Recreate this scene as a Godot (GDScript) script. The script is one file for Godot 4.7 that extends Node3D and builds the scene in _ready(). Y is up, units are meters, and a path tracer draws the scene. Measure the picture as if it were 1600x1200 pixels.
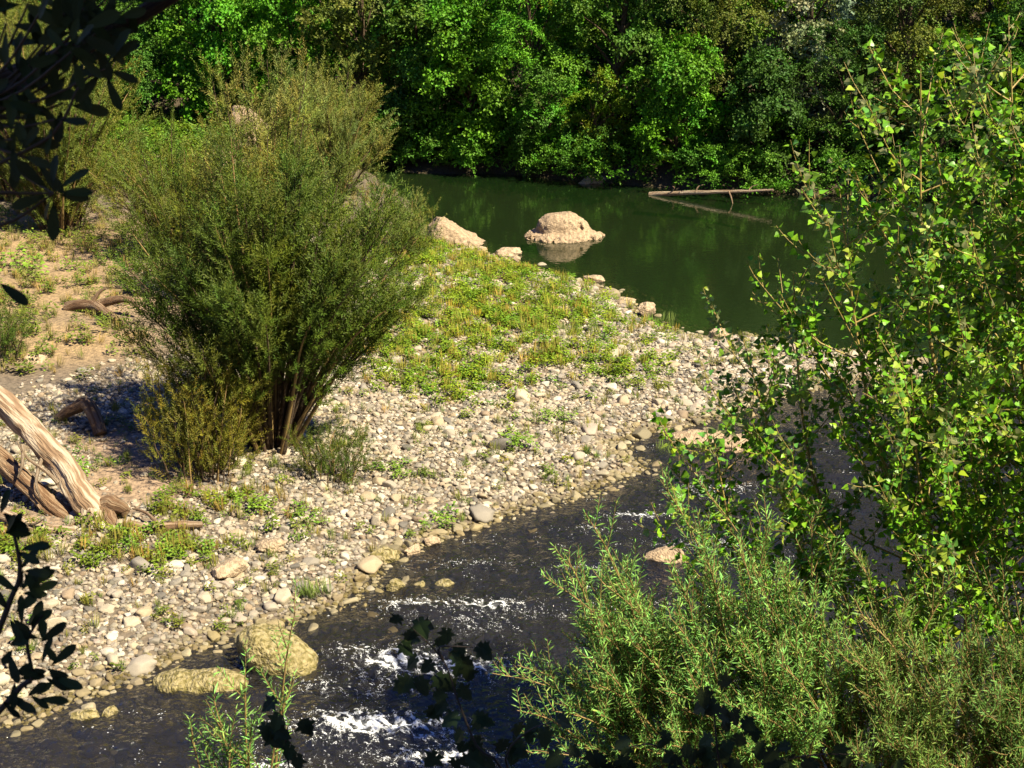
extends Node3D
# A cobble bar on a bend of a small river: riffle in front, still pool behind, wooded far bank, seen from a steep wooded bank.

var R := RandomNumberGenerator.new()
var NA := FastNoiseLite.new()
var NB := FastNoiseLite.new()
var NC := FastNoiseLite.new()
var taken := {}
var M := {}
var BAR: PackedVector2Array
var FAR: PackedVector2Array
var NEAR: PackedVector2Array
const EYE := Vector3(0, 9, 0)

# ------------------------------------------------------------------ shapes
class Geo:
	var v := PackedVector3Array()
	var n := PackedVector3Array()
	var c := PackedColorArray()
	var i := PackedInt32Array()
	var uv := PackedVector2Array()

	func tube(pts: Array, rads: Array, sides := 8, col := Color.WHITE, rough: FastNoiseLite = null, amp := 0.0, caps := true) -> void:
		var first := v.size()
		var t: Vector3 = (pts[1] - pts[0]).normalized()
		var side: Vector3 = t.cross(Vector3(0.3, 1, 0.2)).normalized()
		var along := 0.0
		for k in pts.size():
			var a: Vector3 = pts[maxi(k - 1, 0)]
			var b: Vector3 = pts[mini(k + 1, pts.size() - 1)]
			t = (b - a).normalized()
			side = (side - t * side.dot(t)).normalized()
			var other := t.cross(side)
			if k > 0:
				along += (pts[k] - pts[k - 1]).length()
			for s in sides:
				var an := TAU * s / sides
				var d := side * cos(an) + other * sin(an)
				var r: float = rads[k]
				var p: Vector3 = pts[k]
				if rough:
					r *= 1.0 + amp * (rough.get_noise_3d(cos(an) * 70.0, sin(an) * 70.0, along * 26.0) + 0.6 * rough.get_noise_3d(cos(an) * 190.0, sin(an) * 190.0, along * 45.0 + 200.0))
				v.append(p + d * r)
				n.append(d)
				c.append(col)
				uv.append(Vector2(absf(float(s) / sides - 0.5) * 2.0, along))
		for k in pts.size() - 1:
			for s in sides:
				var q := first + k * sides + s
				var w := first + k * sides + (s + 1) % sides
				i.append_array([q, q + sides, w, w, q + sides, w + sides])
		if caps:
			for e in [0, pts.size() - 1]:
				var m := v.size()
				var p: Vector3 = pts[e]
				t = ((pts[1] - pts[0]) * -1.0 if e == 0 else pts[e] - pts[e - 1]).normalized()
				v.append(p + t * rads[e] * 0.25)
				n.append(t)
				c.append(col)
				uv.append(Vector2(0.5, along))
				for s in sides:
					v.append(v[first + e * sides + s])
					n.append(t)
					c.append(col)
					uv.append(Vector2(float(s) / sides, along + 0.1))
				for s in sides:
					i.append_array([m, m + 1 + s, m + 1 + (s + 1) % sides])

	# a leaf that lies along +x with its face to +y; rows of [place along it, half width]
	func leaf(at: Transform3D, rows: Array, fold: float, curl: float, stalk: float, col: Color) -> void:
		var first := v.size()
		if stalk > 0.0:
			for p in [Vector3(0, 0, -0.018), Vector3(0, 0, 0.018), Vector3(stalk, 0, 0)]:
				v.append(at * p)
				c.append(col)
			i.append_array([first, first + 1, first + 2])
			first += 3
		for r in rows:
			var x: float = r[0]
			var w: float = r[1]
			var y: float = -curl * x * x
			v.append(at * Vector3(stalk + x, y + fold * w, -w))
			v.append(at * Vector3(stalk + x, y, 0))
			v.append(at * Vector3(stalk + x, y + fold * w, w))
			for k in 3:
				c.append(col)
		for k in rows.size() - 1:
			var q := first + k * 3
			if k > 0:
				i.append_array([q, q + 1, q + 3, q + 1, q + 2, q + 5])
			if k < rows.size() - 2:
				i.append_array([q + 1, q + 4, q + 3, q + 1, q + 5, q + 4])
			if k == 0:
				i.append_array([q + 1, q + 4, q + 3, q + 1, q + 5, q + 4])

	func wind() -> void:   # front faces run clockwise
		for k in range(0, i.size(), 3):
			var a := i[k]
			if (v[i[k + 1]] - v[a]).cross(v[i[k + 2]] - v[a]).dot(n[a] + n[i[k + 1]] + n[i[k + 2]]) > 0.0:
				var h := i[k + 1]
				i[k + 1] = i[k + 2]
				i[k + 2] = h

	func smooth() -> void:   # normals from faces that already run clockwise
		n.resize(v.size())
		n.fill(Vector3.ZERO)
		for k in range(0, i.size(), 3):
			var f := (v[i[k + 2]] - v[i[k]]).cross(v[i[k + 1]] - v[i[k]])
			n[i[k]] += f
			n[i[k + 1]] += f
			n[i[k + 2]] += f
		for k in n.size():
			n[k] = n[k].normalized()

	func mesh(m: Material, fix := true) -> ArrayMesh:
		if fix and n.size() == v.size():
			wind()
		var a := []
		a.resize(Mesh.ARRAY_MAX)
		a[Mesh.ARRAY_VERTEX] = v
		if n.size() == v.size():
			a[Mesh.ARRAY_NORMAL] = n
		if c.size() == v.size():
			a[Mesh.ARRAY_COLOR] = c
		if uv.size() == v.size():
			a[Mesh.ARRAY_TEX_UV] = uv
		a[Mesh.ARRAY_INDEX] = i
		var am := ArrayMesh.new()
		am.add_surface_from_arrays(Mesh.PRIMITIVE_TRIANGLES, a)
		am.surface_set_material(0, m)
		return am

func rn(a: float, b: float) -> float:
	return R.randf_range(a, b)

func rdir() -> Vector3:
	var d := Vector3(rn(-1, 1), rn(-1, 1), rn(-1, 1))
	while d.length_squared() > 1.0 or d.length_squared() < 0.01:
		d = Vector3(rn(-1, 1), rn(-1, 1), rn(-1, 1))
	return d.normalized()

func V(x: float, y: float, z: float) -> Vector3:
	return Vector3(x, y, z)

func curve(pts: Array, steps := 5) -> Array:   # a smooth line through the points
	var out := []
	for k in pts.size() - 1:
		var p0: Vector3 = pts[maxi(k - 1, 0)]
		var p1: Vector3 = pts[k]
		var p2: Vector3 = pts[k + 1]
		var p3: Vector3 = pts[mini(k + 2, pts.size() - 1)]
		for s in steps:
			out.append(p1.cubic_interpolate(p2, p0, p3, float(s) / steps))
	out.append(pts[-1])
	return out

func taper(n: int, a: float, b: float, power := 1.0) -> Array:
	var out := []
	for k in n:
		out.append(lerpf(a, b, pow(float(k) / (n - 1), power)))
	return out

func icosphere(level: int) -> Geo:
	var g := Geo.new()
	var t := (1.0 + sqrt(5.0)) / 2.0
	for p in [V(-1, t, 0), V(1, t, 0), V(-1, -t, 0), V(1, -t, 0), V(0, -1, t), V(0, 1, t), V(0, -1, -t), V(0, 1, -t), V(t, 0, -1), V(t, 0, 1), V(-t, 0, -1), V(-t, 0, 1)]:
		g.v.append(p.normalized())
	g.i = PackedInt32Array([0, 11, 5, 0, 5, 1, 0, 1, 7, 0, 7, 10, 0, 10, 11, 1, 5, 9, 5, 11, 4, 11, 10, 2, 10, 7, 6, 7, 1, 8, 3, 9, 4, 3, 4, 2, 3, 2, 6, 3, 6, 8, 3, 8, 9, 4, 9, 5, 2, 4, 11, 6, 2, 10, 8, 6, 7, 9, 8, 1])
	for l in level:
		var mid := {}
		var out := PackedInt32Array()
		for k in range(0, g.i.size(), 3):
			var e := []
			for s in 3:
				var a := g.i[k + s]
				var b := g.i[k + (s + 1) % 3]
				var key := Vector2i(mini(a, b), maxi(a, b))
				if not mid.has(key):
					mid[key] = g.v.size()
					g.v.append(((g.v[a] + g.v[b]) * 0.5).normalized())
				e.append(mid[key])
			out.append_array([g.i[k], e[0], e[2], g.i[k + 1], e[1], e[0], g.i[k + 2], e[2], e[1], e[0], e[1], e[2]])
		g.i = out
	for k in range(0, g.i.size(), 3):   # clockwise
		var h := g.i[k + 1]
		g.i[k + 1] = g.i[k + 2]
		g.i[k + 2] = h
	return g

func stone(seed_: int, level: int, round_: float, amp: float) -> Geo:   # a river stone of about unit radius: a box-like or egg-like lump worn smooth, a flat or two
	var g := icosphere(level)
	var r := RandomNumberGenerator.new()
	r.seed = seed_
	var cuts := []
	for k in 7:
		cuts.append([V(r.randf_range(-1, 1), r.randf_range(-0.6, 1), r.randf_range(-1, 1)).normalized(), r.randf_range(0.62, 0.95)])
	var o := r.randf() * 500.0
	for k in g.v.size():
		var d := g.v[k]
		var e := pow(pow(absf(d.x), round_) + pow(absf(d.y), round_) + pow(absf(d.z), round_), -1.0 / round_)
		var p := d * e * (1.0 + amp * NA.get_noise_3d(d.x * 55.0 + o, d.y * 55.0, d.z * 55.0))
		for q in cuts:
			var s: float = p.dot(q[0]) - q[1]
			if s > 0.0:
				p -= q[0] * s * 0.85
		g.v[k] = p
	g.smooth()
	return g

# surface nets over a signed distance
func nets(lo: Vector3, hi: Vector3, cell: float, f: Callable) -> Geo:
	var nx := int((hi.x - lo.x) / cell) + 1
	var ny := int((hi.y - lo.y) / cell) + 1
	var nz := int((hi.z - lo.z) / cell) + 1
	var val := PackedFloat32Array()
	val.resize(nx * ny * nz)
	for z in nz:
		for y in ny:
			for x in nx:
				val[(z * ny + y) * nx + x] = f.call(lo + Vector3(x, y, z) * cell)
	var g := Geo.new()
	var at := PackedInt32Array()
	at.resize(nx * ny * nz)
	at.fill(-1)
	for z in nz - 1:
		for y in ny - 1:
			for x in nx - 1:
				var b := (z * ny + y) * nx + x
				var inside := 0
				for k in 8:
					if val[b + (k & 1) + ((k >> 1) & 1) * nx + (k >> 2) * nx * ny] < 0.0:
						inside += 1
				if inside == 0 or inside == 8:
					continue
				var sum := Vector3.ZERO
				var cnt := 0
				for k in 8:
					for ax in 3:
						var j := k | (1 << ax)
						if j == k:
							continue
						var va := val[b + (k & 1) + ((k >> 1) & 1) * nx + (k >> 2) * nx * ny]
						var vb := val[b + (j & 1) + ((j >> 1) & 1) * nx + (j >> 2) * nx * ny]
						if (va < 0.0) != (vb < 0.0):
							var pa := Vector3(k & 1, (k >> 1) & 1, k >> 2)
							var pb := Vector3(j & 1, (j >> 1) & 1, j >> 2)
							sum += pa.lerp(pb, va / (va - vb))
							cnt += 1
				at[b] = g.v.size()
				g.v.append(lo + (Vector3(x, y, z) + sum / cnt) * cell)
	for z in range(1, nz - 1):
		for y in range(1, ny - 1):
			for x in range(1, nx - 1):
				var b := (z * ny + y) * nx + x
				for ax in 3:
					var step: int = [1, nx, nx * ny][ax]
					if (val[b] < 0.0) == (val[b + step] < 0.0):
						continue
					var u: int = [nx, nx * ny, 1][ax]
					var w: int = [nx * ny, 1, nx][ax]
					var q := [at[b - u - w], at[b - w], at[b], at[b - u]]
					if q.has(-1):
						continue
					if val[b] < 0.0:
						g.i.append_array([q[0], q[2], q[1], q[0], q[3], q[2]])
					else:
						g.i.append_array([q[0], q[1], q[2], q[0], q[2], q[3]])
	g.smooth()
	return g

func smin(a: float, b: float, k: float) -> float:
	var h := clampf(0.5 + 0.5 * (b - a) / k, 0.0, 1.0)
	return lerpf(b, a, h) - k * h * (1.0 - h)

func egg(p: Vector3, c: Vector3, r: Vector3) -> float:
	var q := (p - c) / r
	return (q.length() - 1.0) * minf(r.x, minf(r.y, r.z))

# ------------------------------------------------------------------ scene tree
func numbered(called: String) -> String:
	taken[called] = taken.get(called, -1) + 1
	return called if taken[called] == 0 else "%s_%03d" % [called, taken[called]]

func tag(o: Node, label: String, category: String, group := "", kind := "") -> Node:
	if label:
		o.set_meta("label", label)
	if category:
		o.set_meta("category", category)
	if group:
		o.set_meta("group", group)
	if kind:
		o.set_meta("kind", kind)
	return o

func thing(called: String, at: Vector3, label: String, category: String, group := "", kind := "") -> Node3D:
	var o := Node3D.new()
	o.name = numbered(called)
	add_child(o)
	o.position = at
	tag(o, label, category, group, kind)
	return o

func part(parent: Node3D, called: String, mesh: Mesh, at := Transform3D(), m: Material = null) -> MeshInstance3D:
	var o := MeshInstance3D.new()
	o.name = called
	o.mesh = mesh
	if m:
		o.material_override = m
	o.transform = at
	parent.add_child(o, true)
	return o

func many(parent: Node3D, called: String, mesh: Mesh, places: Array, colors: Array, kind := "stuff") -> MultiMeshInstance3D:
	var mm := MultiMesh.new()
	mm.transform_format = MultiMesh.TRANSFORM_3D
	mm.use_colors = true
	mm.mesh = mesh
	mm.instance_count = places.size()
	for k in places.size():
		mm.set_instance_transform(k, places[k])
		mm.set_instance_color(k, colors[k])
	var o := MultiMeshInstance3D.new()
	o.name = called
	o.multimesh = mm
	parent.add_child(o, true)
	if kind:
		o.set_meta("kind", kind)
	return o

# ------------------------------------------------------------------ materials
func lin(r: float, g: float, b: float) -> Color:
	return Color(r, g, b).linear_to_srgb()

func noise_tex(freq: float, octaves: int, ramp: Array, size := 512, normal := false, type := FastNoiseLite.TYPE_SIMPLEX_SMOOTH, sd := 1) -> NoiseTexture2D:
	var f := FastNoiseLite.new()
	f.noise_type = type
	f.seed = sd
	f.frequency = freq
	f.fractal_octaves = octaves
	var t := NoiseTexture2D.new()
	t.width = size
	t.height = size
	t.seamless = true
	t.noise = f
	t.as_normal_map = normal
	if ramp:
		var gr := Gradient.new()
		gr.offsets = PackedFloat32Array(ramp.map(func(q): return q[0]))
		gr.colors = PackedColorArray(ramp.map(func(q): return q[1]))
		t.color_ramp = gr
	return t

func surf(r: float, g: float, b: float, rough: float, vcol := false) -> StandardMaterial3D:
	var m := StandardMaterial3D.new()
	m.albedo_color = lin(r, g, b)
	m.roughness = rough
	m.vertex_color_use_as_albedo = vcol
	m.cull_mode = BaseMaterial3D.CULL_DISABLED
	return m

func tri(m: StandardMaterial3D, albedo: Texture2D, bump: Texture2D, scale: float, cm: float, world := false) -> StandardMaterial3D:
	m.albedo_texture = albedo
	if bump:
		m.heightmap_enabled = true
		m.heightmap_texture = bump
		m.heightmap_scale = cm
	m.uv1_triplanar = true
	m.uv1_world_triplanar = world
	m.uv1_scale = V(scale, scale, scale)
	return m

func grained(m: StandardMaterial3D, albedo: Texture2D, bump: Texture2D, across: float, along: float, cm: float) -> StandardMaterial3D:
	m.albedo_texture = albedo
	m.heightmap_enabled = true
	m.heightmap_texture = bump
	m.heightmap_scale = cm
	m.uv1_scale = V(across, along, 1)
	return m

func leafy(r: float, g: float, b: float, rough: float, through: float, vcol := true) -> StandardMaterial3D:
	var m := surf(r, g, b, rough, vcol)
	m.metallic_specular = 0.35
	m.backlight_enabled = true
	m.backlight = Color(through, through, through * 0.75)
	return m

func grey(v: float) -> Color:
	return Color(v, v, v)

func make_materials() -> void:
	var speck := noise_tex(0.035, 4, [[0.0, grey(0.66)], [0.42, grey(0.86)], [0.55, grey(0.97)], [1.0, grey(1.0)]], 512, false, FastNoiseLite.TYPE_SIMPLEX_SMOOTH, 3)
	var pits := noise_tex(0.03, 5, [], 512, false, FastNoiseLite.TYPE_SIMPLEX_SMOOTH, 5)
	var mott := noise_tex(0.012, 5, [[0.0, Color(0.62, 0.58, 0.52)], [0.45, Color(0.86, 0.83, 0.78)], [0.62, Color(1, 0.97, 0.92)], [1.0, Color(1, 0.94, 0.86)]], 512, false, FastNoiseLite.TYPE_SIMPLEX_SMOOTH, 8)
	var cells := noise_tex(0.03, 3, [[0.0, grey(0.0)], [0.35, grey(0.75)], [1.0, grey(1.0)]], 512, false, FastNoiseLite.TYPE_CELLULAR, 9)
	var soil := noise_tex(0.02, 5, [[0.0, grey(0.6)], [0.5, grey(0.85)], [1.0, grey(1.0)]], 512, false, FastNoiseLite.TYPE_SIMPLEX_SMOOTH, 11)
	var bark := noise_tex(0.010, 5, [[0.0, Color(0.62, 0.52, 0.43)], [0.40, Color(0.78, 0.69, 0.60)], [0.60, Color(0.96, 0.92, 0.87)], [1.0, Color(1, 0.98, 0.95)]], 512, false, FastNoiseLite.TYPE_SIMPLEX_SMOOTH, 21)
	var mossy := noise_tex(0.016, 5, [[0.0, Color(0.45, 0.44, 0.25)], [0.40, Color(0.70, 0.66, 0.44)], [0.55, Color(0.95, 0.9, 0.76)], [1.0, Color(1, 0.97, 0.9)]], 512, false, FastNoiseLite.TYPE_SIMPLEX_SMOOTH, 31)
	var rip := noise_tex(0.02, 4, [], 512, false, FastNoiseLite.TYPE_SIMPLEX_SMOOTH, 41)
	M.cobble = tri(surf(1, 1, 1, 0.75, true), speck, pits, 1.6, 0.5)
	for k in 8:   # tones of single cobbles
		var q: Array = TONES[k]
		M["cobble%d" % k] = tri(surf(q[0], q[1], q[2], 0.75), speck, pits, 1.6, 0.5)
	M.bed = tri(surf(1, 1, 1, 0.6, true), speck, pits, 1.6, 0.5)
	M.rock = tri(surf(0.43, 0.345, 0.255, 0.9), mott, pits, 1.6, 4.0)
	M.rock_pale = tri(surf(0.46, 0.38, 0.29, 0.9), mott, pits, 1.6, 3.0)
	M.rock_moss = tri(surf(0.33, 0.31, 0.22, 0.9), mossy, pits, 1.3, 4.0)
	M.ground = tri(surf(1, 1, 1, 0.95, true), soil, pits, 0.7, 3.0, true)
	M.bark_pale = grained(surf(0.41, 0.36, 0.295, 0.85), bark, pits, 1.0, 0.25, 2.0)
	M.bark_tan = grained(surf(0.27, 0.20, 0.135, 0.9), bark, pits, 1.3, 0.3, 2.5)
	M.bark_grey = grained(surf(0.34, 0.27, 0.20, 0.9), bark, pits, 1.0, 0.3, 1.5)
	M.bark_dark = tri(surf(0.10, 0.075, 0.05, 0.9), bark, pits, 1.6, 1.0)
	M.twig_dark = surf(0.11, 0.085, 0.055, 0.8)
	M.twig_willow = surf(0.24, 0.16, 0.06, 0.7)
	M.twig_poplar = surf(0.30, 0.22, 0.07, 0.6)
	M.foam = surf(0.72, 0.75, 0.78, 0.5)
	M.leaf = leafy(1, 1, 1, 0.55, 0.7)
	M.leaf_gloss = leafy(1, 1, 1, 0.36, 0.62)
	M.leaf_dark = leafy(1, 1, 1, 0.6, 0.2)
	M.straw = leafy(1, 1, 1, 0.8, 0.3)
	var pool := surf(0.006, 0.0165, 0.004, 0.02)
	pool.transparency = BaseMaterial3D.TRANSPARENCY_ALPHA
	pool.albedo_color.a = 0.75
	tri(pool, null, rip, 0.35, 0.22, true)
	M.pool = pool
	var run := surf(0.013, 0.013, 0.013, 0.05)
	run.transparency = BaseMaterial3D.TRANSPARENCY_ALPHA
	run.albedo_color.a = 0.7
	tri(run, null, rip, 0.9, 4.0, true)
	M.run = run

const TONES := [[0.50, 0.43, 0.32], [0.40, 0.35, 0.28], [0.45, 0.36, 0.24], [0.29, 0.26, 0.215], [0.64, 0.58, 0.47], [0.33, 0.25, 0.17], [0.16, 0.145, 0.125], [0.44, 0.365, 0.29]]
const TONE_WORDS := ["pale beige", "light grey", "tan", "mid grey", "whitish", "brown", "dark grey", "pinkish grey"]

# ------------------------------------------------------------------ land
const RX := -34.0
const RZ := -66.0
const RS := 0.4
const RW := 171
const RH := 181
var sdb := PackedFloat32Array()
var sdf_ := PackedFloat32Array()
var sdn := PackedFloat32Array()

func sd(poly: PackedVector2Array, p: Vector2) -> float:
	var best := 1e9
	var inside := false
	var j := poly.size() - 1
	for k in poly.size():
		var a := poly[j]
		var b := poly[k]
		var e := b - a
		var w := p - a
		best = minf(best, (w - e * clampf(w.dot(e) / e.dot(e), 0.0, 1.0)).length_squared())
		if (a.y > p.y) != (b.y > p.y) and p.x < a.x + e.x * (p.y - a.y) / e.y:
			inside = not inside
		j = k
	return sqrt(best) * (1.0 if inside else -1.0)

func look(f: PackedFloat32Array, poly: PackedVector2Array, x: float, z: float) -> float:
	var u := (x - RX) / RS
	var w := (z - RZ) / RS
	if u < 0.0 or w < 0.0 or u >= RW - 1.001 or w >= RH - 1.001:
		return sd(poly, Vector2(x, z))
	var a := int(u)
	var b := int(w)
	var k := b * RW + a
	return lerpf(lerpf(f[k], f[k + 1], u - a), lerpf(f[k + RW], f[k + RW + 1], u - a), w - b)

func bar(x: float, z: float) -> float:   # distance inland on the cobble bar, negative out in the water
	return look(sdb, BAR, x, z) + 0.22 * NA.get_noise_2d(x * 28.0, z * 28.0)

func near(x: float, z: float) -> float:
	return look(sdn, NEAR, x, z)

func far(x: float, z: float) -> float:
	return look(sdf_, FAR, x, z)

func ht(x: float, z: float) -> float:
	var deep := lerpf(0.32, 1.5, smoothstep(-27.0, -33.0, z))
	var s := bar(x, z)
	var h: float
	if s > 0.0:
		h = 0.30 * (1.0 - exp(-s / 1.2)) + 0.035 * minf(s, 12.0) + 0.05 * NB.get_noise_2d(x * 30.0, z * 30.0) * minf(s, 1.0)
		h += 0.12 * maxf(0.0, -z - 45.0) * smoothstep(4.0, 10.0, s)
	else:
		h = -minf(-s * 0.16, deep)
	s = near(x, z)
	h = maxf(h, 0.6 * minf(s, 14.0) + 0.3 * maxf(0.0, s - 14.0) + 0.25 * NB.get_noise_2d(x * 20.0, z * 20.0) * clampf(s, 0.0, 1.0) if s > 0.0 else -minf(-s * 0.5, deep))
	s = far(x, z)
	h = maxf(h, 0.5 * (1.0 - exp(-s / 1.5)) + 0.42 * minf(s, 60.0) + 0.5 * NB.get_noise_2d(x * 9.0, z * 9.0) * clampf(s * 0.3, 0.0, 1.0) if s > 0.0 else -minf(-s * 0.6, deep))
	return h

func blob(x: float, z: float, a: Array) -> float:   # [x, z, rx, rz]
	var dx: float = (x - a[0]) / a[2]
	var dz: float = (z - a[1]) / a[3]
	return exp(-dx * dx - dz * dz)

const MEADOW := [[-0.6, -31.0, 2.6, 3.6], [-2.1, -28.6, 1.8, 2.4], [-0.2, -34.6, 1.6, 2.2], [1.1, -31.0, 1.2, 2.0], [-1.2, -26.0, 1.3, 1.1], [2.2, -26.9, 0.9, 0.7], [0.9, -27.6, 1.2, 0.9], [-2.6, -36.5, 1.6, 2.6]]
const TRUNK_GRASS := [[-5.3, -18.5, 1.1, 0.5], [-4.3, -20.0, 0.7, 0.5], [-6.9, -18.4, 0.9, 0.5], [-5.0, -19.7, 0.4, 0.3], [-4.6, -18.6, 0.6, 0.3]]
const BACK_GRASS := [[-10.5, -31.5, 2.4, 3.4], [-9.0, -27.6, 2.0, 1.6], [-12.5, -36.5, 3.0, 3.4], [-8.5, -36.0, 2.0, 3.5], [-6.0, -33.0, 1.8, 3.5]]
const SAND := [[-5.9, -20.9, 1.5, 1.4], [-6.2, -22.3, 1.5, 0.9], [-7.6, -19.2, 1.4, 0.6], [-11.0, -35.0, 2.2, 1.6], [-8.3, -30.5, 1.6, 1.3], [-7.5, -34.5, 1.8, 1.8]]

func dense(list: Array, x: float, z: float) -> float:
	var s := 0.0
	for a in list:
		s = maxf(s, blob(x, z, a))
	return s

func axis(lo: float, a: float, b: float, hi: float, fine: float) -> PackedFloat32Array:
	var left := PackedFloat32Array()
	var p := a
	var st := fine
	while p > lo:
		st *= 1.22
		p -= st
		left.append(maxf(p, lo))
	left.reverse()
	p = a
	while p < b:
		left.append(p)
		p += fine
	st = fine
	while p < hi:
		left.append(p)
		st *= 1.22
		p += st
	left.append(hi)
	return left

func sheet(xs: PackedFloat32Array, zs: PackedFloat32Array, f: Callable, col: Callable) -> Geo:
	var g := Geo.new()
	for z in zs:
		for x in xs:
			var y: float = f.call(x, z)
			g.v.append(V(x, y, z))
			if col != no_color:
				g.c.append(col.call(x, y, z))
	var w := xs.size()
	for b in zs.size() - 1:
		for a in w - 1:
			var k := b * w + a
			g.i.append_array([k, k + 1, k + w, k + 1, k + w + 1, k + w])
	g.smooth()
	return g

func no_color(_x: float, _y: float, _z: float) -> Color:
	return Color.WHITE

func ground_color(x: float, y: float, z: float) -> Color:
	var s := bar(x, z)
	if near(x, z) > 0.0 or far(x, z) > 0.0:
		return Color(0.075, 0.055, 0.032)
	var c := Color(0.19, 0.15, 0.108)
	c = c.lerp(Color(0.38, 0.27, 0.18), clampf(dense(SAND, x, z) * 1.6 - 0.3, 0.0, 1.0))
	c = c.lerp(Color(0.34, 0.27, 0.12), clampf(dense(MEADOW, x, z) * 1.2 - 0.25, 0.0, 0.8))
	c = c.lerp(Color(0.42, 0.29, 0.15), clampf(dense(BACK_GRASS, x, z) * 1.2 - 0.1, 0.0, 0.85))
	if s < 0.15:   # algae on the bed
		var bed := Color(0.075, 0.062, 0.024)
		c = c.lerp(bed, smoothstep(0.15, -0.15, s))
	return c

func build_land() -> void:
	BAR = PackedVector2Array([Vector2(-60, -7), Vector2(-14, -11.2), Vector2(-8, -13.3), Vector2(-5.94, -14.51), Vector2(-5.5, -14.78), Vector2(-5.23, -15.15), Vector2(-4.72, -15.55), Vector2(-4.29, -16.12), Vector2(-3.87, -16.44), Vector2(-3.42, -16.66), Vector2(-2.82, -17.15), Vector2(-2.27, -17.56), Vector2(-2.14, -18.05), Vector2(-2.01, -18.51), Vector2(-1.77, -19.02), Vector2(-1.38, -19.53), Vector2(-0.78, -19.99), Vector2(0, -20.6), Vector2(0.61, -21.05), Vector2(1.25, -21.58), Vector2(1.97, -22.13), Vector2(2.28, -22.42), Vector2(1.92, -22.92), Vector2(1.62, -23.38), Vector2(2.3, -24.2), Vector2(2.96, -24.4), Vector2(3.75, -25.0), Vector2(4.57, -25.9), Vector2(6.0, -26.7), Vector2(8.0, -27.4), Vector2(8.4, -28.4), Vector2(6.43, -29.27), Vector2(5.61, -29.9), Vector2(5.07, -30.1), Vector2(4.18, -29.88), Vector2(3.56, -30.57), Vector2(2.94, -31.67), Vector2(2.53, -33.18), Vector2(1.99, -34.57), Vector2(1.3, -35.21), Vector2(0.5, -36.22), Vector2(0, -36.92), Vector2(-0.87, -37.94), Vector2(-1.78, -38.94), Vector2(-2.66, -41.88), Vector2(-3.8, -46.87), Vector2(-5.54, -51.48), Vector2(-9, -56), Vector2(-60, -62)])
	FAR = PackedVector2Array([Vector2(-90, -62), Vector2(-40, -59), Vector2(-14, -57), Vector2(-7.22, -53.83), Vector2(-4.64, -51.75), Vector2(-2.27, -50.7), Vector2(0, -50.06), Vector2(2.2, -48.83), Vector2(4.31, -47.89), Vector2(6.34, -46.87), Vector2(10.42, -46.21), Vector2(16.46, -45), Vector2(24, -42), Vector2(40, -38), Vector2(120, -36), Vector2(120, -260), Vector2(-120, -260)])
	NEAR = PackedVector2Array([Vector2(-120, -1), Vector2(-30, -4), Vector2(-12, -8.5), Vector2(-6, -10.8), Vector2(0, -12.2), Vector2(3, -12.9), Vector2(5, -14.2), Vector2(7, -16.5), Vector2(9.5, -20), Vector2(13, -25), Vector2(20, -29), Vector2(40, -30), Vector2(120, -30), Vector2(120, 60), Vector2(-120, 60)])
	for f in [sdb, sdf_, sdn]:
		f.resize(RW * RH)
	sdb.resize(RW * RH)
	sdf_.resize(RW * RH)
	sdn.resize(RW * RH)
	for b in RH:
		for a in RW:
			var p := Vector2(RX + a * RS, RZ + b * RS)
			sdb[b * RW + a] = sd(BAR, p)
			sdf_[b * RW + a] = sd(FAR, p)
			sdn[b * RW + a] = sd(NEAR, p)
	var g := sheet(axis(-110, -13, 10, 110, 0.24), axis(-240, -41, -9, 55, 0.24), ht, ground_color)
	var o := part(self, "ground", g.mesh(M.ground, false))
	tag(o, "sandy and stony valley floor with dark wooded banks", "ground", "", "structure")

# ------------------------------------------------------------------ water
# [x, z, half length across the flow, half length along it, strength] of each patch of broken water
const FOAM := [[-1.34, -17.45, 0.36, 0.16, 0.45], [-0.35, -17.45, 0.5, 0.14, 0.6], [-0.5, -17.0, 0.35, 0.2, 0.25], [-1.42, -15.95, 0.42, 0.24, 0.95], [-0.52, -15.75, 0.38, 0.2, 0.85], [-1.1, -15.5, 0.7, 0.25, 0.3], [-1.55, -14.42, 0.74, 0.24, 1.0], [-1.0, -14.2, 0.5, 0.16, 0.45], [-0.75, -13.75, 0.55, 0.16, 0.8], [1.95, -20.45, 0.34, 0.10, 0.5], [1.25, -19.95, 0.32, 0.10, 0.2], [0.95, -18.6, 0.5, 0.12, 0.15], [-2.0, -16.2, 0.35, 0.12, 0.25], [-1.3, -15.2, 0.6, 0.12, 0.35], [-0.65, -18.75, 0.5, 0.12, 0.18], [0.5, -17.2, 0.4, 0.10, 0.15], [2.8, -19.4, 0.5, 0.12, 0.35], [-2.5, -13.6, 0.4, 0.2, 0.4], [1.6, -17.4, 0.5, 0.14, 0.15], [3.4, -21.5, 0.5, 0.14, 0.4], [-2.35, -15.35, 0.22, 0.12, 0.3]]

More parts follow.
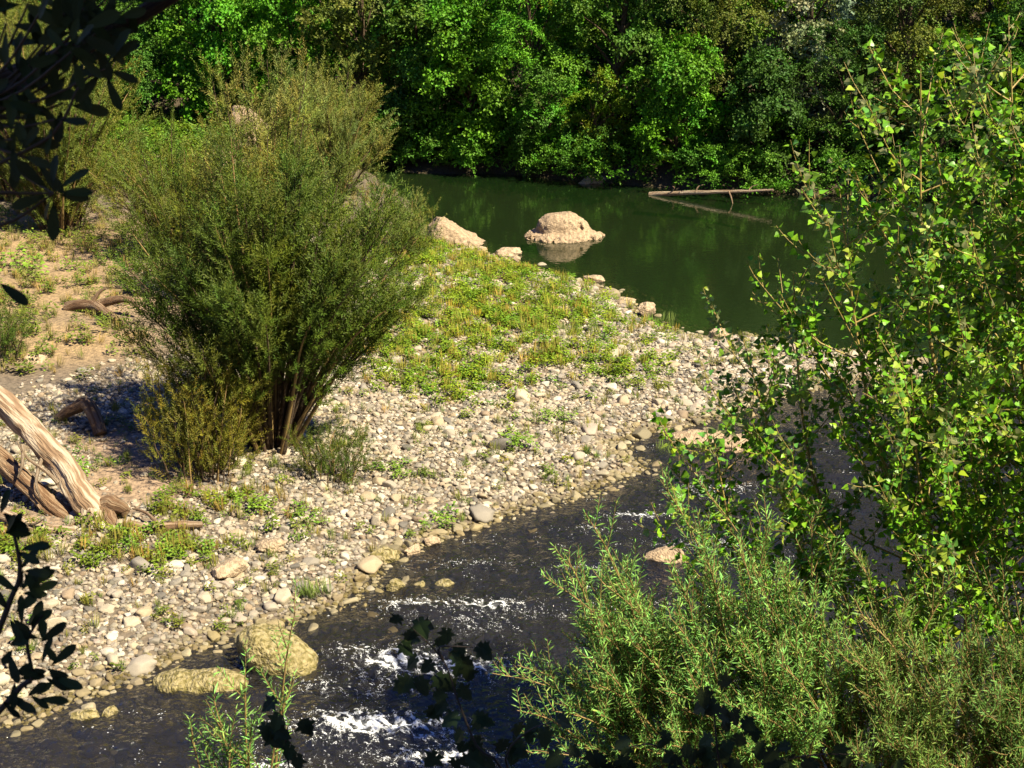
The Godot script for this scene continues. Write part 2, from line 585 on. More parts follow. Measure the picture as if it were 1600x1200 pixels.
func wave(x: float, z: float) -> float:
	var m := smoothstep(0.05, -0.7, bar(x, z)) * smoothstep(-26.5, -22.5, z) * smoothstep(-8.6, -7.0, x) * smoothstep(10.5, 9.0, x) * smoothstep(-9.9, -11.0, z)
	if m <= 0.0:
		return 0.0
	# the flow runs towards -x and +z: crests lie across it
	var u := x * 0.76 - z * 0.65
	var w := x * 0.65 + z * 0.76
	var h := 0.045 * NA.get_noise_2d(u * 55.0, w * 38.0 + 90.0) + 0.034 * NB.get_noise_2d(u * 130.0, w * 95.0) + 0.018 * NC.get_noise_2d(u * 300.0, w * 240.0)
	for a in FOAM:
		var q := blob(x, z, [a[0], a[1], a[2] * 1.2, a[3] * 1.6])
		if q > 0.02:
			h += a[4] * q * (0.055 + 0.07 * NB.get_noise_2d(u * 170.0, w * 120.0))
	return h * m

func build_water() -> void:
	var g := sheet(axis(-8.96, -8.88, 10.96, 11.04, 0.08), axis(-28.04, -27.96, -9.56, -9.48, 0.08), wave, no_color)
	var o := MeshInstance3D.new()
	o.name = "river"
	var am := g.mesh(M.run, false)
	var calm := Geo.new()
	for q in [[-60.0, -58.0, 60.0, -28.04], [-60.0, -28.04, -8.96, -2.0], [11.04, -28.04, 60.0, -2.0], [-8.96, -9.48, 11.04, -7.0]]:
		var k := calm.v.size()
		for p in [V(q[0], 0, q[1]), V(q[2], 0, q[1]), V(q[0], 0, q[3]), V(q[2], 0, q[3])]:
			calm.v.append(p)
			calm.n.append(Vector3.UP)
		calm.i.append_array([k, k + 1, k + 2, k + 1, k + 3, k + 2])
	var a := []
	a.resize(Mesh.ARRAY_MAX)
	a[Mesh.ARRAY_VERTEX] = calm.v
	a[Mesh.ARRAY_NORMAL] = calm.n
	a[Mesh.ARRAY_INDEX] = calm.i
	am.add_surface_from_arrays(Mesh.PRIMITIVE_TRIANGLES, a)
	am.surface_set_material(1, M.pool)
	o.mesh = am
	add_child(o)
	tag(o, "dark rippled riffle and still green pool of the river", "river", "", "structure")

func build_foam() -> void:
	var g := icosphere(1)
	for k in g.v.size():
		g.v[k] *= 1.0 + 0.5 * NA.get_noise_3dv(g.v[k] * 80.0)
	g.smooth()
	var mesh := g.mesh(M.foam, false)
	var at := []
	var cs := []
	for a in FOAM:
		var tries := int(330000.0 * a[2] * a[3] * a[4]) + 800
		for k in tries:
			var x: float = a[0] + a[2] * 1.5 * R.randfn(0, 0.55)
			var z: float = a[1] + a[3] * 1.5 * R.randfn(0, 0.55)
			var u := x * 0.76 - z * 0.65
			var w := x * 0.65 + z * 0.76
			var lace := absf(NB.get_noise_2d(u * 260.0, w * 150.0)) + 0.5 * absf(NC.get_noise_2d(u * 700.0, w * 500.0))
			var keep: float = blob(x, z, a) * a[4] * 0.55 + 0.10 - lace
			if keep < rn(-0.2, 0.6) or bar(x, z) > -0.15:
				continue
			var r := rn(0.0015, 0.0042) * (0.8 + 1.2 * clampf(keep, 0.0, 0.5))
			at.append(Transform3D(Basis.from_euler(V(rn(0, 6), rn(0, 6), rn(0, 6))).scaled(V(r * rn(1, 2.2), r * rn(0.5, 0.9), r * rn(0.9, 1.5))), V(x, wave(x, z) + r * 0.1 + maxf(0.0, keep - 0.3) * rn(0, 0.05), z)))
			cs.append(Color.WHITE)
	for k in 26000:   # flecks over the rest of the riffle
		var x := rn(-5.5, 6.0)
		var z := rn(-23.5, -12.6)
		if bar(x, z) > -0.25 or near(x, z) > -0.3:
			continue
		var u := x * 0.76 - z * 0.65
		var w := x * 0.65 + z * 0.76
		if NB.get_noise_2d(u * 150.0 + 70.0, w * 90.0) < 0.34 or NA.get_noise_2d(x * 30.0 + 50.0, z * 30.0) < 0.05:
			continue
		var r := rn(0.002, 0.005)
		at.append(Transform3D(Basis.from_euler(V(0, rn(0, 6), 0)).scaled(V(r * 1.6, r * 0.6, r)), V(x, wave(x, z) + 0.002, z)))
		cs.append(Color.WHITE)
	var o := thing("foam", Vector3.ZERO, "white foam and flecks on the broken water of the riffle", "foam", "", "stuff")
	many(o, "froth", mesh, at, cs)

# ------------------------------------------------------------------ stones
const LANDMARKS := [[-2.95, -15.95, "large mossy boulder"], [-3.82, -15.42, "low long mossy boulder"], [-6.2, -19.2, "root flare of the dead tree"], [-4.5, -19.1, "tip of the grey driftwood"], [-3.1, -19.7, "leafy weed below the bush"], [-1.16, -20.0, "weed clump by the shore"], [-1.86, -21.5, "small weed right of the bush shade"], [0.0, -22.7, "weed in the middle of the cobbles"], [-2.75, -17.55, "grass tuft at the waterline"], [-3.9, -17.9, "broad whitish slab"], [-3.42, -18.6, "large smooth grey cobble"], [-1.86, -18.9, "mossy block above the rapids"], [0.75, -24.2, "weed near the channel mouth"], [2.3, -22.4, "point of the bar at the channel"], [3.3, -30.95, "grass tuft on the pool rim"], [4.55, -30.0, "whitish block on the pool rim"], [1.35, -29.3, "dark tussock of the meadow"], [2.05, -35.0, "flat slab at the rim's upper end"], [-5.2, -14.8, "left shallows of the riffle"], [-5.6, -16.8, "left edge of the open cobbles"], [-4.7, -18.4, "leafy weed before the driftwood"], [1.0, -21.6, "shore of the riffle's upper end"], [-7.3, -23.0, "broken stump in the shade"], [-1.5, -26.0, "lower edge of the meadow"]]
var stones: Array[Mesh] = []
var shapes: Array = []

func in_view(p: Vector3) -> bool:
	var d := p - EYE
	var depth := d.y * -sin(0.3229) - d.z * cos(0.3229)
	var up := d.y * cos(0.3229) - d.z * sin(0.3229)
	return depth > 1.0 and absf(d.x / depth) < 0.352 and absf(up / depth) < 0.262

func build_stones() -> void:
	for k in 14:
		shapes.append(stone(100 + k, 2, rn(2.1, 3.4), rn(0.15, 0.4)))
	for g in shapes:
		stones.append(g.mesh(M.cobble, false))
	var hash := {}
	var placed := []   # [transform, colour, tone, size on the picture, position, variant]
	for pass_ in [[0.22, 0.36, 300, 0.86], [0.15, 0.24, 2600, 0.8], [0.09, 0.16, 26000, 0.74], [0.055, 0.10, 130000, 0.66]]:
		for k in pass_[2]:
			var x := rn(-9.5, 8.6)
			var z := rn(-40.0, -13.2)
			var s := bar(x, z)
			if s < -1.6 or s > 9.5:
				continue
			var want := 1.0
			if s < 0.0:
				want = 1.0 + s * 0.75
			var cover := maxf(dense(MEADOW, x, z) * 0.95, maxf(dense(SAND, x, z) * 1.5, dense(TRUNK_GRASS, x, z) * 0.7))
			want *= 1.0 - clampf(cover, 0.0, 0.97)
			if s > 4.5:
				want *= smoothstep(10.5, 4.5, s)
			want *= 0.75 + 0.5 * NA.get_noise_2d(x * 45.0, z * 45.0 + 33.0)
			if z < -38.5 or z < -34.5 and s > 0.9:
				want *= 0.12
			if rn(0, 1) > want:
				continue
			var d: float = lerpf(pass_[0], pass_[1], pow(R.randf(), 2.0))
			if s < 0.7 and s > -0.4:
				d *= 1.1
			var cell := Vector2i(floori(x / 0.4), floori(z / 0.4))
			var free := true
			for a in range(-1, 2):
				for b in range(-1, 2):
					for q in hash.get(cell + Vector2i(a, b), []):
						if Vector2(x - q.x, z - q.y).length() < (d + q.z) * 0.5 * pass_[3]:
							free = false
							break
					if not free:
						break
				if not free:
					break
			if not free:
				continue
			if not hash.has(cell):
				hash[cell] = []
			hash[cell].append(Vector3(x, z, d))
			var flat := rn(0.36, 0.68)
			var wide := rn(0.6, 0.95)
			var y := ht(x, z)
			var basis := Basis.from_euler(V(rn(-0.3, 0.3), rn(0, TAU), rn(-0.3, 0.3))) * Basis.from_scale(V(d * 0.56, d * 0.56 * flat, d * 0.56 * wide))
			var p := V(x, y + d * 0.5 * flat * rn(0.2, 0.75), z)
			var tone: int = [0, 0, 0, 1, 1, 2, 2, 3, 3, 4, 4, 5, 6, 7, 7, 0][R.randi() % 16]
			var t: Array = TONES[tone]
			var f := rn(0.82, 1.12)
			var c := Color(t[0] * f, t[1] * f * rn(0.98, 1.02), t[2] * f * rn(0.93, 1.05))
			var top := p.y + d * 0.5 * flat
			if s < 0.25 and top < 0.13:   # algae below and along the waterline
				c = c.lerp(Color(0.24, 0.19, 0.06) * rn(0.6, 1.2), 0.55 if top > 0.0 else 0.85)
				tone = -1
			placed.append([Transform3D(basis, p), c, tone, d / (p - EYE).length(), p, R.randi() % stones.size()])
	# fine gravel between them
	var rest: Array = []
	for k in stones.size():
		rest.append([[], []])
	for k in 90000:
		var x := rn(-9.5, 7.5)
		var z := rn(-38.0, -13.2)
		var s := bar(x, z)
		if s < -0.6 or s > 9.0 or dense(SAND, x, z) > rn(0.1, 0.9) or dense(MEADOW, x, z) > rn(0.3, 1.4):
			continue
		var d := rn(0.03, 0.075)
		var t: Array = TONES[R.randi() % 8]
		var f := rn(0.55, 1.0)
		var q: Array = rest[R.randi() % stones.size()]
		q[0].append(Transform3D(Basis.from_euler(V(rn(-0.4, 0.4), rn(0, TAU), rn(-0.4, 0.4))) * Basis.from_scale(V(d * 0.56, d * 0.36, d * 0.48)), V(x, ht(x, z) + d * 0.12, z)))
		q[1].append(Color(t[0] * f, t[1] * f, t[2] * f) if s > 0.1 else Color(0.2, 0.155, 0.05) * f)
	# stones of the stream bed
	for k in 9000:
		var x := rn(-8.0, 9.5)
		var z := rn(-30.0, -12.3)
		var s := bar(x, z)
		if s > -0.5 or near(x, z) > 0.2:
			continue
		var d := rn(0.1, 0.34)
		var f := rn(0.5, 1.3)
		var q: Array = rest[R.randi() % stones.size()]
		q[0].append(Transform3D(Basis.from_euler(V(rn(-0.3, 0.3), rn(0, TAU), rn(-0.3, 0.3))) * Basis.from_scale(V(d * 0.56, d * 0.3, d * 0.48)), V(x, minf(ht(x, z) + d * 0.1, -0.05 - d * 0.2), z)))
		q[1].append(Color(0.075, 0.055, 0.02) * f)
	var order := []
	for k in placed.size():
		var q: Array = placed[k]
		var y: float = q[4].y
		if q[2] >= 0 and in_view(q[4]) and y > 0.02 and not (q[4].x > 2.6 and q[4].z > -26.5) and not (q[4].x < -3.2 and q[4].x > -6.4 and q[4].z < -22.6):
			order.append([q[3], k])
	order.sort_custom(func(a, b): return a[0] > b[0])
	var single := {}
	for k in mini(300, order.size()):
		single[order[k][1]] = true
	var rank := {}   # which single cobble lies how near to which landmark, tone by tone
	for k in single:
		var q: Array = placed[k]
		var best := 1e9
		var name_ := ""
		for m in LANDMARKS:
			var d := Vector2(q[4].x - m[0], q[4].z - m[1]).length()
			if d < best:
				best = d
				name_ = m[2]
		var key := "%s|%s" % [q[2], name_]
		if not rank.has(key):
			rank[key] = []
		rank[key].append([best, k, name_])
	var said := {}
	for key in rank:
		rank[key].sort_custom(func(a, b): return a[0] < b[0])
		for n in rank[key].size():
			said[rank[key][n][1]] = "%s%s cobble to the %s" % [["closest ", "second closest ", "third closest ", "fourth closest ", "fifth closest ", "sixth closest ", "seventh closest ", "eighth closest ", "ninth closest ", "tenth closest ", "eleventh closest ", "twelfth closest ", "thirteenth closest ", "fourteenth closest ", "fifteenth closest ", "sixteenth closest ", "farthest "][mini(n, 16)], TONE_WORDS[placed[rank[key][n][1]][2]], rank[key][n][2]]
	for k in placed.size():
		var q: Array = placed[k]
		if single.has(k):
			var o := MeshInstance3D.new()
			o.name = numbered("cobble")
			o.mesh = stones[q[5]]
			o.material_override = M["cobble%d" % q[2]]
			o.transform = q[0]
			add_child(o)
			tag(o, said[k], "cobble", "large single cobbles of the bar")
		else:
			rest[q[5]][0].append(q[0])
			rest[q[5]][1].append(q[1])
	var o := thing("cobbles_and_gravel", Vector3.ZERO, "rounded beige and grey river cobbles and gravel covering the bar", "cobbles", "", "stuff")
	for k in stones.size():
		many(o, "cobble_spread", stones[k], rest[k][0], rest[k][1])

func rock(called: String, at: Vector3, turn: float, g: Geo, m: Material, label: String) -> void:
	var o := part(self, numbered(called), g.mesh(m, false), Transform3D(Basis.from_euler(V(0, turn, 0)), at))
	tag(o, label, "boulder" if called == "boulder" else "stone")

func build_boulders() -> void:
	# hat shaped boulder in the pool
	var hat := func(p: Vector3) -> float:
		var d := egg(p, V(0, 0.0, 0), V(1.14, 0.22, 0.8))
		d = smin(d, egg(p, V(-0.02, 0.2, -0.05), V(0.70, 0.54, 0.54)), 0.06)
		d = smin(d, egg(p, V(0.42, 0.16, 0), V(0.42, 0.34, 0.48)), 0.08)
		d = maxf(d, p.y - 0.67 - 0.03 * sin(p.x * 4.0))
		d = maxf(d, -egg(p, V(0.50, 0.38, 0.50), V(0.12, 0.16, 0.28)))
		d = maxf(d, -egg(p, V(-0.38, 0.52, 0.44), V(0.05, 0.04, 0.1)))
		d = maxf(d, -egg(p, V(0.12, 0.45, 0.56), V(0.035, 0.04, 0.1)))
		return d + 0.05 * NA.get_noise_3dv(p * 80.0) + 0.03 * NB.get_noise_3dv(p * 300.0) + 0.05 * maxf(0.0, NC.get_noise_3dv(p * 420.0) - 0.2)
	rock("boulder", V(1.42, 0, -40.2), 0.0, nets(V(-1.35, -0.4, -0.95), V(1.35, 0.85, 0.95), 0.035, hat), M.rock, "hat shaped tan boulder with a dark hollow standing in the pool")
	var cone := func(p: Vector3) -> float:
		var d := egg(p, V(-0.28, 0.15, 0), V(0.62, 0.62, 0.55))
		d = smin(d, egg(p, V(0.35, 0.02, 0), V(0.62, 0.32, 0.5)), 0.12)
		d = maxf(d, V(0.5, 0.8, 0.1).normalized().dot(p - V(-0.1, 0.6, 0)))
		d = maxf(d, V(-0.75, 0.5, 0.2).normalized().dot(p - V(-0.6, 0.45, 0)))
		return d + 0.05 * NA.get_noise_3dv(p * 90.0) + 0.035 * NB.get_noise_3dv(p * 300.0)
	rock("boulder", V(-1.65, -0.02, -39.4), 0.0, nets(V(-1.1, -0.4, -0.75), V(1.2, 0.95, 0.75), 0.035, cone), M.rock, "pinkish tan wedge shaped boulder at the grassy tip of the bar")
	var big := func(p: Vector3) -> float:
		var d := egg(p, V(-0.12, 0.08, 0), V(0.40, 0.37, 0.34))
		d = smin(d, egg(p, V(0.18, -0.04, 0.06), V(0.34, 0.25, 0.30)), 0.1)
		d = maxf(d, V(0.35, 0.9, 0.1).normalized().dot(p - V(0.0, 0.32, 0)))
		d = maxf(d, V(-0.8, -0.25, 0.6).normalized().dot(p - V(-0.36, 0.0, 0.15)))
		return d + 0.04 * NA.get_noise_3dv(p * 110.0) + 0.022 * NB.get_noise_3dv(p * 380.0)
	rock("boulder", V(-2.95, 0.05, -15.95), -0.12, nets(V(-0.75, -0.4, -0.55), V(0.75, 0.6, 0.6), 0.025, big), M.rock_moss, "large yellowish mossy boulder at the edge of the riffle")
	var flat := func(p: Vector3) -> float:
		var d := egg(p, V(-0.24, -0.05, 0), V(0.34, 0.15, 0.24))
		d = smin(d, egg(p, V(0.18, -0.03, 0.0), V(0.42, 0.15, 0.22)), 0.05)
		return d + 0.03 * NA.get_noise_3dv(p * 120.0) + 0.012 * NB.get_noise_3dv(p * 380.0)
	rock("boulder", V(-3.82, 0.03, -15.42), -0.05, nets(V(-0.7, -0.3, -0.4), V(0.7, 0.3, 0.4), 0.025, flat), M.rock_moss, "low long mossy boulder lying in the shallows beside the large one")
	# tan outcrop behind the shrubs
	var crag := func(p: Vector3) -> float:
		var d := egg(p, V(0.35, 1.4, 0), V(0.55, 1.95, 0.7))
		d = smin(d, egg(p, V(-0.3, 0.6, 0.1), V(0.8, 1.3, 0.9)), 0.25)
		d = smin(d, egg(p, V(0.0, 0.2, 0.3), V(1.2, 0.8, 1.2)), 0.3)
		d = maxf(d, V(0.7, 0.5, 0.1).normalized().dot(p - V(0.6, 2.7, 0)))
		d = maxf(d, p.y - 3.05)
		return d + 0.22 * NA.get_noise_3dv(p * 35.0) + 0.07 * NB.get_noise_3dv(p * 130.0)
	rock("boulder", V(-8.35, 0.2, -43.6), 0.0, nets(V(-2.2, -0.6, -1.6), V(2.2, 4.0, 1.9), 0.09, crag), M.rock, "tall tan rock rising behind the shrubs left of the pool")
	# lesser stones: x, y, z, size, flatness, turn, material, label
	for q in [
		[-0.1, 0.05, -38.0, 0.33, 0.5, 0.3, "rock_pale", "long pale stone in the pool between the wedge and hat boulders"],
		[0.12, 0.03, -37.3, 0.16, 0.6, 1.3, "rock_pale", "pale stone at the grassy point nearest the hat boulder"],
		[-0.15, 0.04, -37.0, 0.13, 0.9, 0.3, "rock_pale", "small upright whitish stone at the grassy point"],
		[-0.85, 0.03, -38.5, 0.17, 0.55, 0.2, "rock_pale", "pale stone at the foot of the wedge boulder"],
		[2.75, 0.02, -33.1, 0.22, 0.4, 0.4, "rock_pale", "flat pale stone standing off the stony rim in the pool"],
		[2.05, 0.06, -35.0, 0.28, 0.35, -0.3, "rock_pale", "flat pale slab at the upper end of the stony rim"],
		[3.1, 0.16, -31.8, 0.24, 0.75, 0.9, "rock_pale", "pointed pale stone pile top beside the grass tuft at the pool"],
		[4.55, 0.08, -30.0, 0.26, 0.7, 0.5, "rock_pale", "whitish block on the pool rim beside the poplar shoots"],
		[3.25, 0.02, -23.75, 0.46, 0.36, 0.2, "rock", "flat tan boulder in the narrow channel behind the poplar shoots"],
		[3.95, 0.03, -23.5, 0.42, 0.38, 1.1, "rock", "flat tan boulder with its end under the poplar leaves"],
		[2.25, 0.02, -18.9, 0.30, 0.5, 0.2, "rock", "brown stone in the riffle behind the willow shoots"],
		[-1.86, 0.03, -18.9, 0.22, 0.6, 0.4, "rock_moss", "mossy block at the tip of the cobble bank above the rapids"],
		[-1.45, 0.02, -19.15, 0.14, 0.6, 0.8, "rock_pale", "pale stone in the shallows above the first rapids"],
		[-1.2, 0.02, -19.45, 0.14, 0.6, 0.1, "rock_pale", "rounded pale stone at the water beside the dark cobble"],
		[-1.62, 0.0, -18.0, 0.14, 0.8, 0.7, "rock_moss", "yellow algae stone standing alone in the riffle margin"],
		[-1.3, -0.03, -18.1, 0.13, 0.5, 1.7, "rock_moss", "low yellow stone awash in the riffle margin"],
		[-0.95, -0.04, -18.15, 0.16, 0.45, 0.2, "rock_moss", "outermost yellow stone awash above the white water"],
		[-5.0, 0.0, -14.65, 0.16, 0.6, 0.2, "rock_moss", "yellowish stone in the shallows left of the low long boulder"],
		[-4.72, -0.01, -14.75, 0.11, 0.7, 1.2, "rock_moss", "small yellowish stone beside another in the left shallows"],
		[-0.9, 0.05, -51.1, 0.75, 0.3, 0.1, "rock_pale", "pale flat rock at the foot of the far bank"],
		[2.83, 0.04, -48.7, 0.55, 0.35, 0.4, "rock_pale", "small pale rock under the light green bush of the far bank"],
		[-3.42, 0.36, -18.6, 0.2, 0.5, 0.2, "rock_pale", "large smooth light grey cobble above the mossy boulder"],
		[-3.9, 0.33, -17.9, 0.26, 0.5, 0.9, "rock_pale", "broad whitish slab among cobbles left of the mossy boulder"],
		[-9.2, 0.62, -26.4, 0.3, 0.6, 0.2, "rock_pale", "white stone among weeds below the driftwood"],
	]:
		var g := stone(int(q[0] * 97.0) + 900, 3, 2.4, 0.35)
		for k in g.v.size():
			g.v[k] = g.v[k] * V(q[3], q[3] * q[4], q[3] * 0.72) * (1.0 + 0.05 * NB.get_noise_3dv(g.v[k] * 230.0))
		g.smooth()
		rock("stone", V(q[0], q[1], q[2]), q[5], g, M[q[6]], q[7])

# ------------------------------------------------------------------ dead wood
func wood(parent: Node3D, called: String, pts: Array, r0: float, r1: float, m: Material, sides := 14, amp := 0.14, power := 1.0) -> void:
	var c := curve(pts, 9)
	for k in c.size():
		c[k] = c[k] - parent.position + V(NA.get_noise_1d(k * 9.0 + pts[0].x * 50.0), NA.get_noise_1d(k * 9.0 + 300.0), NA.get_noise_1d(k * 9.0 + 700.0)) * r0 * 0.16
	var g := Geo.new()
	g.tube(c, taper(c.size(), r0, r1, power), sides, Color.WHITE, NB, amp)
	g.wind()
	g.smooth()
	part(parent, called, g.mesh(m, true))

func build_dead_wood() -> void:
	var t := thing("fallen_tree", V(-6.3, 0.3, -19.4), "fallen dead tree with pale barkless trunk and root flare leaning over the bar", "dead tree")
	wood(t, "trunk", [V(-6.04, 0.28, -19.36), V(-6.36, 0.74, -19.6), V(-6.97, 1.26, -20.1), V(-7.79, 1.74, -20.7), V(-9.67, 2.93, -22.0), V(-11.6, 4.2, -23.2)], 0.27, 0.15, M.bark_pale, 40, 0.22, 0.35)
	var low := thing("fallen_tree", V(-6.5, 0.2, -19.4), "darker fallen trunk lying under the pale barkless one", "dead tree")
	wood(low, "trunk", [V(-6.45, 0.25, -19.45), V(-6.79, 0.50, -19.6), V(-7.28, 0.80, -19.9), V(-7.86, 1.12, -20.25), V(-9.37, 2.05, -21.0), V(-11.2, 3.2, -22.0)], 0.15, 0.13, M.bark_tan, 32, 0.35)
	for q in [[V(-6.2, 0.55, -19.4), V(-6.32, 0.28, -19.2), V(-6.42, 0.1, -19.1)], [V(-6.1, 0.5, -19.35), V(-6.12, 0.25, -19.1), V(-6.22, 0.05, -18.98)], [V(-6.0, 0.5, -19.4), V(-5.84, 0.42, -19.22), V(-5.66, 0.24, -19.12)], [V(-5.98, 0.6, -19.5), V(-5.80, 0.62, -19.42), V(-5.68, 0.52, -19.4)], [V(-6.0, 0.45, -19.45), V(-5.86, 0.28, -19.3), V(-5.76, 0.08, -19.2)]]:
		wood(t, "root", q, rn(0.13, 0.18), rn(0.04, 0.07), M.bark_pale if q[0].x < -6.05 else M.bark_tan, 12, 0.3)
	for q in [[V(-7.0, 1.2, -19.95), V(-7.02, 0.95, -19.6), V(-6.95, 0.7, -19.5)], [V(-7.3, 1.35, -20.0), V(-7.25, 1.15, -19.75), V(-7.32, 0.95, -19.7)], [V(-6.3, 0.5, -19.2), V(-6.5, 0.4, -19.0), V(-6.55, 0.25, -18.95)], [V(-6.7, 0.9, -19.6), V(-6.9, 1.05, -19.7), V(-7.2, 1.2, -19.85), V(-7.35, 1.45, -19.9)]]:
		wood(t, "broken_branch", q, 0.035, 0.014, M.bark_pale, 7, 0.2)
	var l := thing("driftwood", V(-6.9, 0.4, -19.0), "short pale log on the ground under the fallen tree", "driftwood")
	wood(l, "log", [V(-7.45, 0.62, -19.15), V(-6.95, 0.47, -19.0), V(-6.62, 0.42, -18.98), V(-6.35, 0.36, -19.0)], 0.085, 0.10, M.bark_pale, 14, 0.2)
	wood(l, "branch_stub", [V(-7.05, 0.5, -19.0), V(-6.85, 0.56, -18.9), V(-6.7, 0.66, -18.85)], 0.025, 0.01, M.bark_pale, 7)
	l = thing("driftwood", V(-4.9, 0.3, -19.0), "grey weathered driftwood branch lying on the cobbles right of the root flare", "driftwood")
	wood(l, "log", [V(-5.6, 0.40, -19.15), V(-5.25, 0.42, -19.0), V(-4.85, 0.46, -19.08), V(-4.5, 0.44, -19.12)], 0.10, 0.045, M.bark_grey, 14, 0.25)
	wood(l, "branch_stub", [V(-5.1, 0.45, -19.05), V(-5.35, 0.55, -19.3), V(-5.6, 0.56, -19.45)], 0.035, 0.012, M.bark_grey, 8)
	l = thing("driftwood", V(-8.8, 0.6, -29.3), "forked brown driftwood root on the dry grass behind the bar", "driftwood")
	wood(l, "log", [V(-9.6, 0.75, -29.9), V(-9.0, 0.88, -29.6), V(-8.5, 0.80, -29.1), V(-7.95, 0.58, -28.6)], 0.13, 0.09, M.bark_tan, 14, 0.35)
	wood(l, "branch_stub", [V(-8.9, 0.86, -29.55), V(-8.5, 1.02, -29.5), V(-8.1, 1.05, -29.4), V(-7.9, 0.9, -29.3)], 0.10, 0.05, M.bark_tan, 12, 0.3)
	wood(l, "branch_stub", [V(-9.0, 0.88, -29.6), V(-8.85, 1.12, -29.7), V(-8.7, 1.2, -29.75)], 0.06, 0.02, M.bark_tan, 10, 0.3)
	l = thing("driftwood", V(-7.3, 0.5, -23.0), "broken brown stump in the shade left of the willow bush", "stump")
	wood(l, "log", [V(-7.8, 0.62, -23.2), V(-7.45, 0.85, -23.1), V(-7.2, 0.92, -23.0), V(-6.95, 0.5, -22.7)], 0.09, 0.13, M.bark_tan, 14, 0.35)
	l = thing("floating_log", V(6.3, 0.1, -45.5), "grey dead trunk slanting out of the pool near the far bank", "log")
	wood(l, "trunk", [V(4.5, 0.0, -46.45), V(5.3, 0.12, -46.05), V(6.36, 0.26, -45.5), V(7.3, 0.37, -45.05), V(8.2, 0.50, -44.62)], 0.085, 0.035, M.bark_pale, 14, 0.25)
	wood(l, "branch_stub", [V(6.9, 0.34, -45.2), V(6.95, 0.2, -45.0), V(7.0, 0.0, -44.95)], 0.03, 0.02, M.bark_grey, 7)
	wood(l, "branch_stub", [V(7.5, 0.4, -45.0), V(7.6, 0.52, -45.05), V(7.8, 0.6, -45.0)], 0.022, 0.008, M.bark_grey, 7)
	wood(l, "branch_stub", [V(5.2, 0.14, -46.1), V(5.25, 0.3, -46.0), V(5.2, 0.36, -45.95)], 0.028, 0.012, M.bark_grey, 7)
	wood(l, "branch_stub", [V(5.9, 0.22, -45.7), V(6.0, 0.4, -45.72), V(6.15, 0.46, -45.7)], 0.03, 0.012, M.bark_grey, 7)

# ------------------------------------------------------------------ plants
const WILLOW_ROWS := [[0.0, 0.0], [0.25, 0.07], [0.6, 0.085], [1.0, 0.0]]
const BROAD_ROWS := [[0.0, 0.0], [0.3, 0.34], [0.65, 0.30], [1.0, 0.0]]
const POPLAR_ROWS := [[0.0, 0.0], [0.05, 0.34], [0.2, 0.48], [0.42, 0.40], [0.7, 0.18], [1.0, 0.0]]
const LAUREL_ROWS := [[0.0, 0.0], [0.2, 0.08], [0.5, 0.145], [0.75, 0.16], [0.92, 0.09], [1.0, 0.0]]

func frame(dir: Vector3, up: Vector3, size: float) -> Basis:
	var x := dir.normalized()
	var y := up - x * up.dot(x)
	y = y.normalized() if y.length() > 0.01 else x.cross(V(0.3, 0.2, 1)).normalized()
	return Basis(x * size, y * size, x.cross(y) * size)

# a bunch of leafy twigs that grows from the origin along +y
func bunch(rows: Array, twigs: int, per: int, size: float, reach: float, droop: float, fold: float) -> ArrayMesh:
	var g := Geo.new()
	for t in twigs:
		var d := (rdir() * V(1, 0.55, 1) + V(0, 0.42, 0)).normalized()
		var l := reach * rn(0.6, 1.0)
		for k in per:
			var f := (k + rn(0.2, 0.9)) / per
			var p := d * l * f + V(0, -droop * f * f * l, 0)
			var out := (d * 0.7 + rdir() * 0.8 + V(0, -droop * 0.5, 0)).normalized()
			var sh := rn(0.72, 1.0)
			g.leaf(Transform3D(frame(out, (V(0, 1, 0) + rdir() * 0.75).normalized(), size * rn(0.7, 1.15)), p), rows, fold, rn(0.0, 0.3), 0.0, Color(sh * rn(0.9, 1.0), sh, sh * rn(0.8, 1.0)))
	return g.mesh(M.leaf)

# one willow shoot along +y with narrow leaves
func spray(length: float, leaves: int, size: float, open: float) -> ArrayMesh:
	var g := Geo.new()
	var a := 0.0
	for k in leaves:
		a += 2.4 + rn(-0.3, 0.3)
		var f := (k + 0.6) / leaves
		var out := V(cos(a) * open, rn(0.6, 1.0), sin(a) * open)
		var sh := rn(0.7, 1.0)
		g.leaf(Transform3D(frame(out, V(0, 1, 0) + rdir() * 0.6, size * rn(0.7, 1.1) * (1.0 - 0.35 * f)), V(0.04 * sin(f * 3.0), length * f, 0.03 * sin(f * 2.0 + 1.0))), WILLOW_ROWS, 0.3, rn(0.0, 0.25), 0.0, Color(sh * rn(0.9, 1.0), sh, sh * rn(0.8, 1.0)))
	return g.mesh(M.leaf)

var CL := {}

func make_clusters() -> void:
	CL.broad = []
	CL.round = []
	CL.fine = []
	CL.narrow = []
	CL.laurel = []
	CL.willow = []
	for k in 3:
		CL.broad.append(bunch(BROAD_ROWS, 10, 7, 0.125, 0.55, 0.25, 0.25))
		CL.round.append(bunch(POPLAR_ROWS, 11, 7, 0.09, 0.5, 0.35, 0.2))
		CL.fine.append(bunch(BROAD_ROWS, 14, 8, 0.075, 0.5, 0.2, 0.25))
		CL.narrow.append(bunch(WILLOW_ROWS, 11, 9, 0.16, 0.6, 0.5, 0.3))
		CL.laurel.append(bunch(LAUREL_ROWS, 10, 7, 0.13, 0.45, 0.1, 0.1))
		CL.willow.append(spray(0.5, 30, 0.12, 0.7))

func tint(c: Color, spread := 0.22) -> Color:
	var f := rn(1.0 - spread, 1.0 + spread)
	return Color(c.r * f * rn(0.85, 1.2), c.g * f, c.b * f * rn(0.8, 1.2))

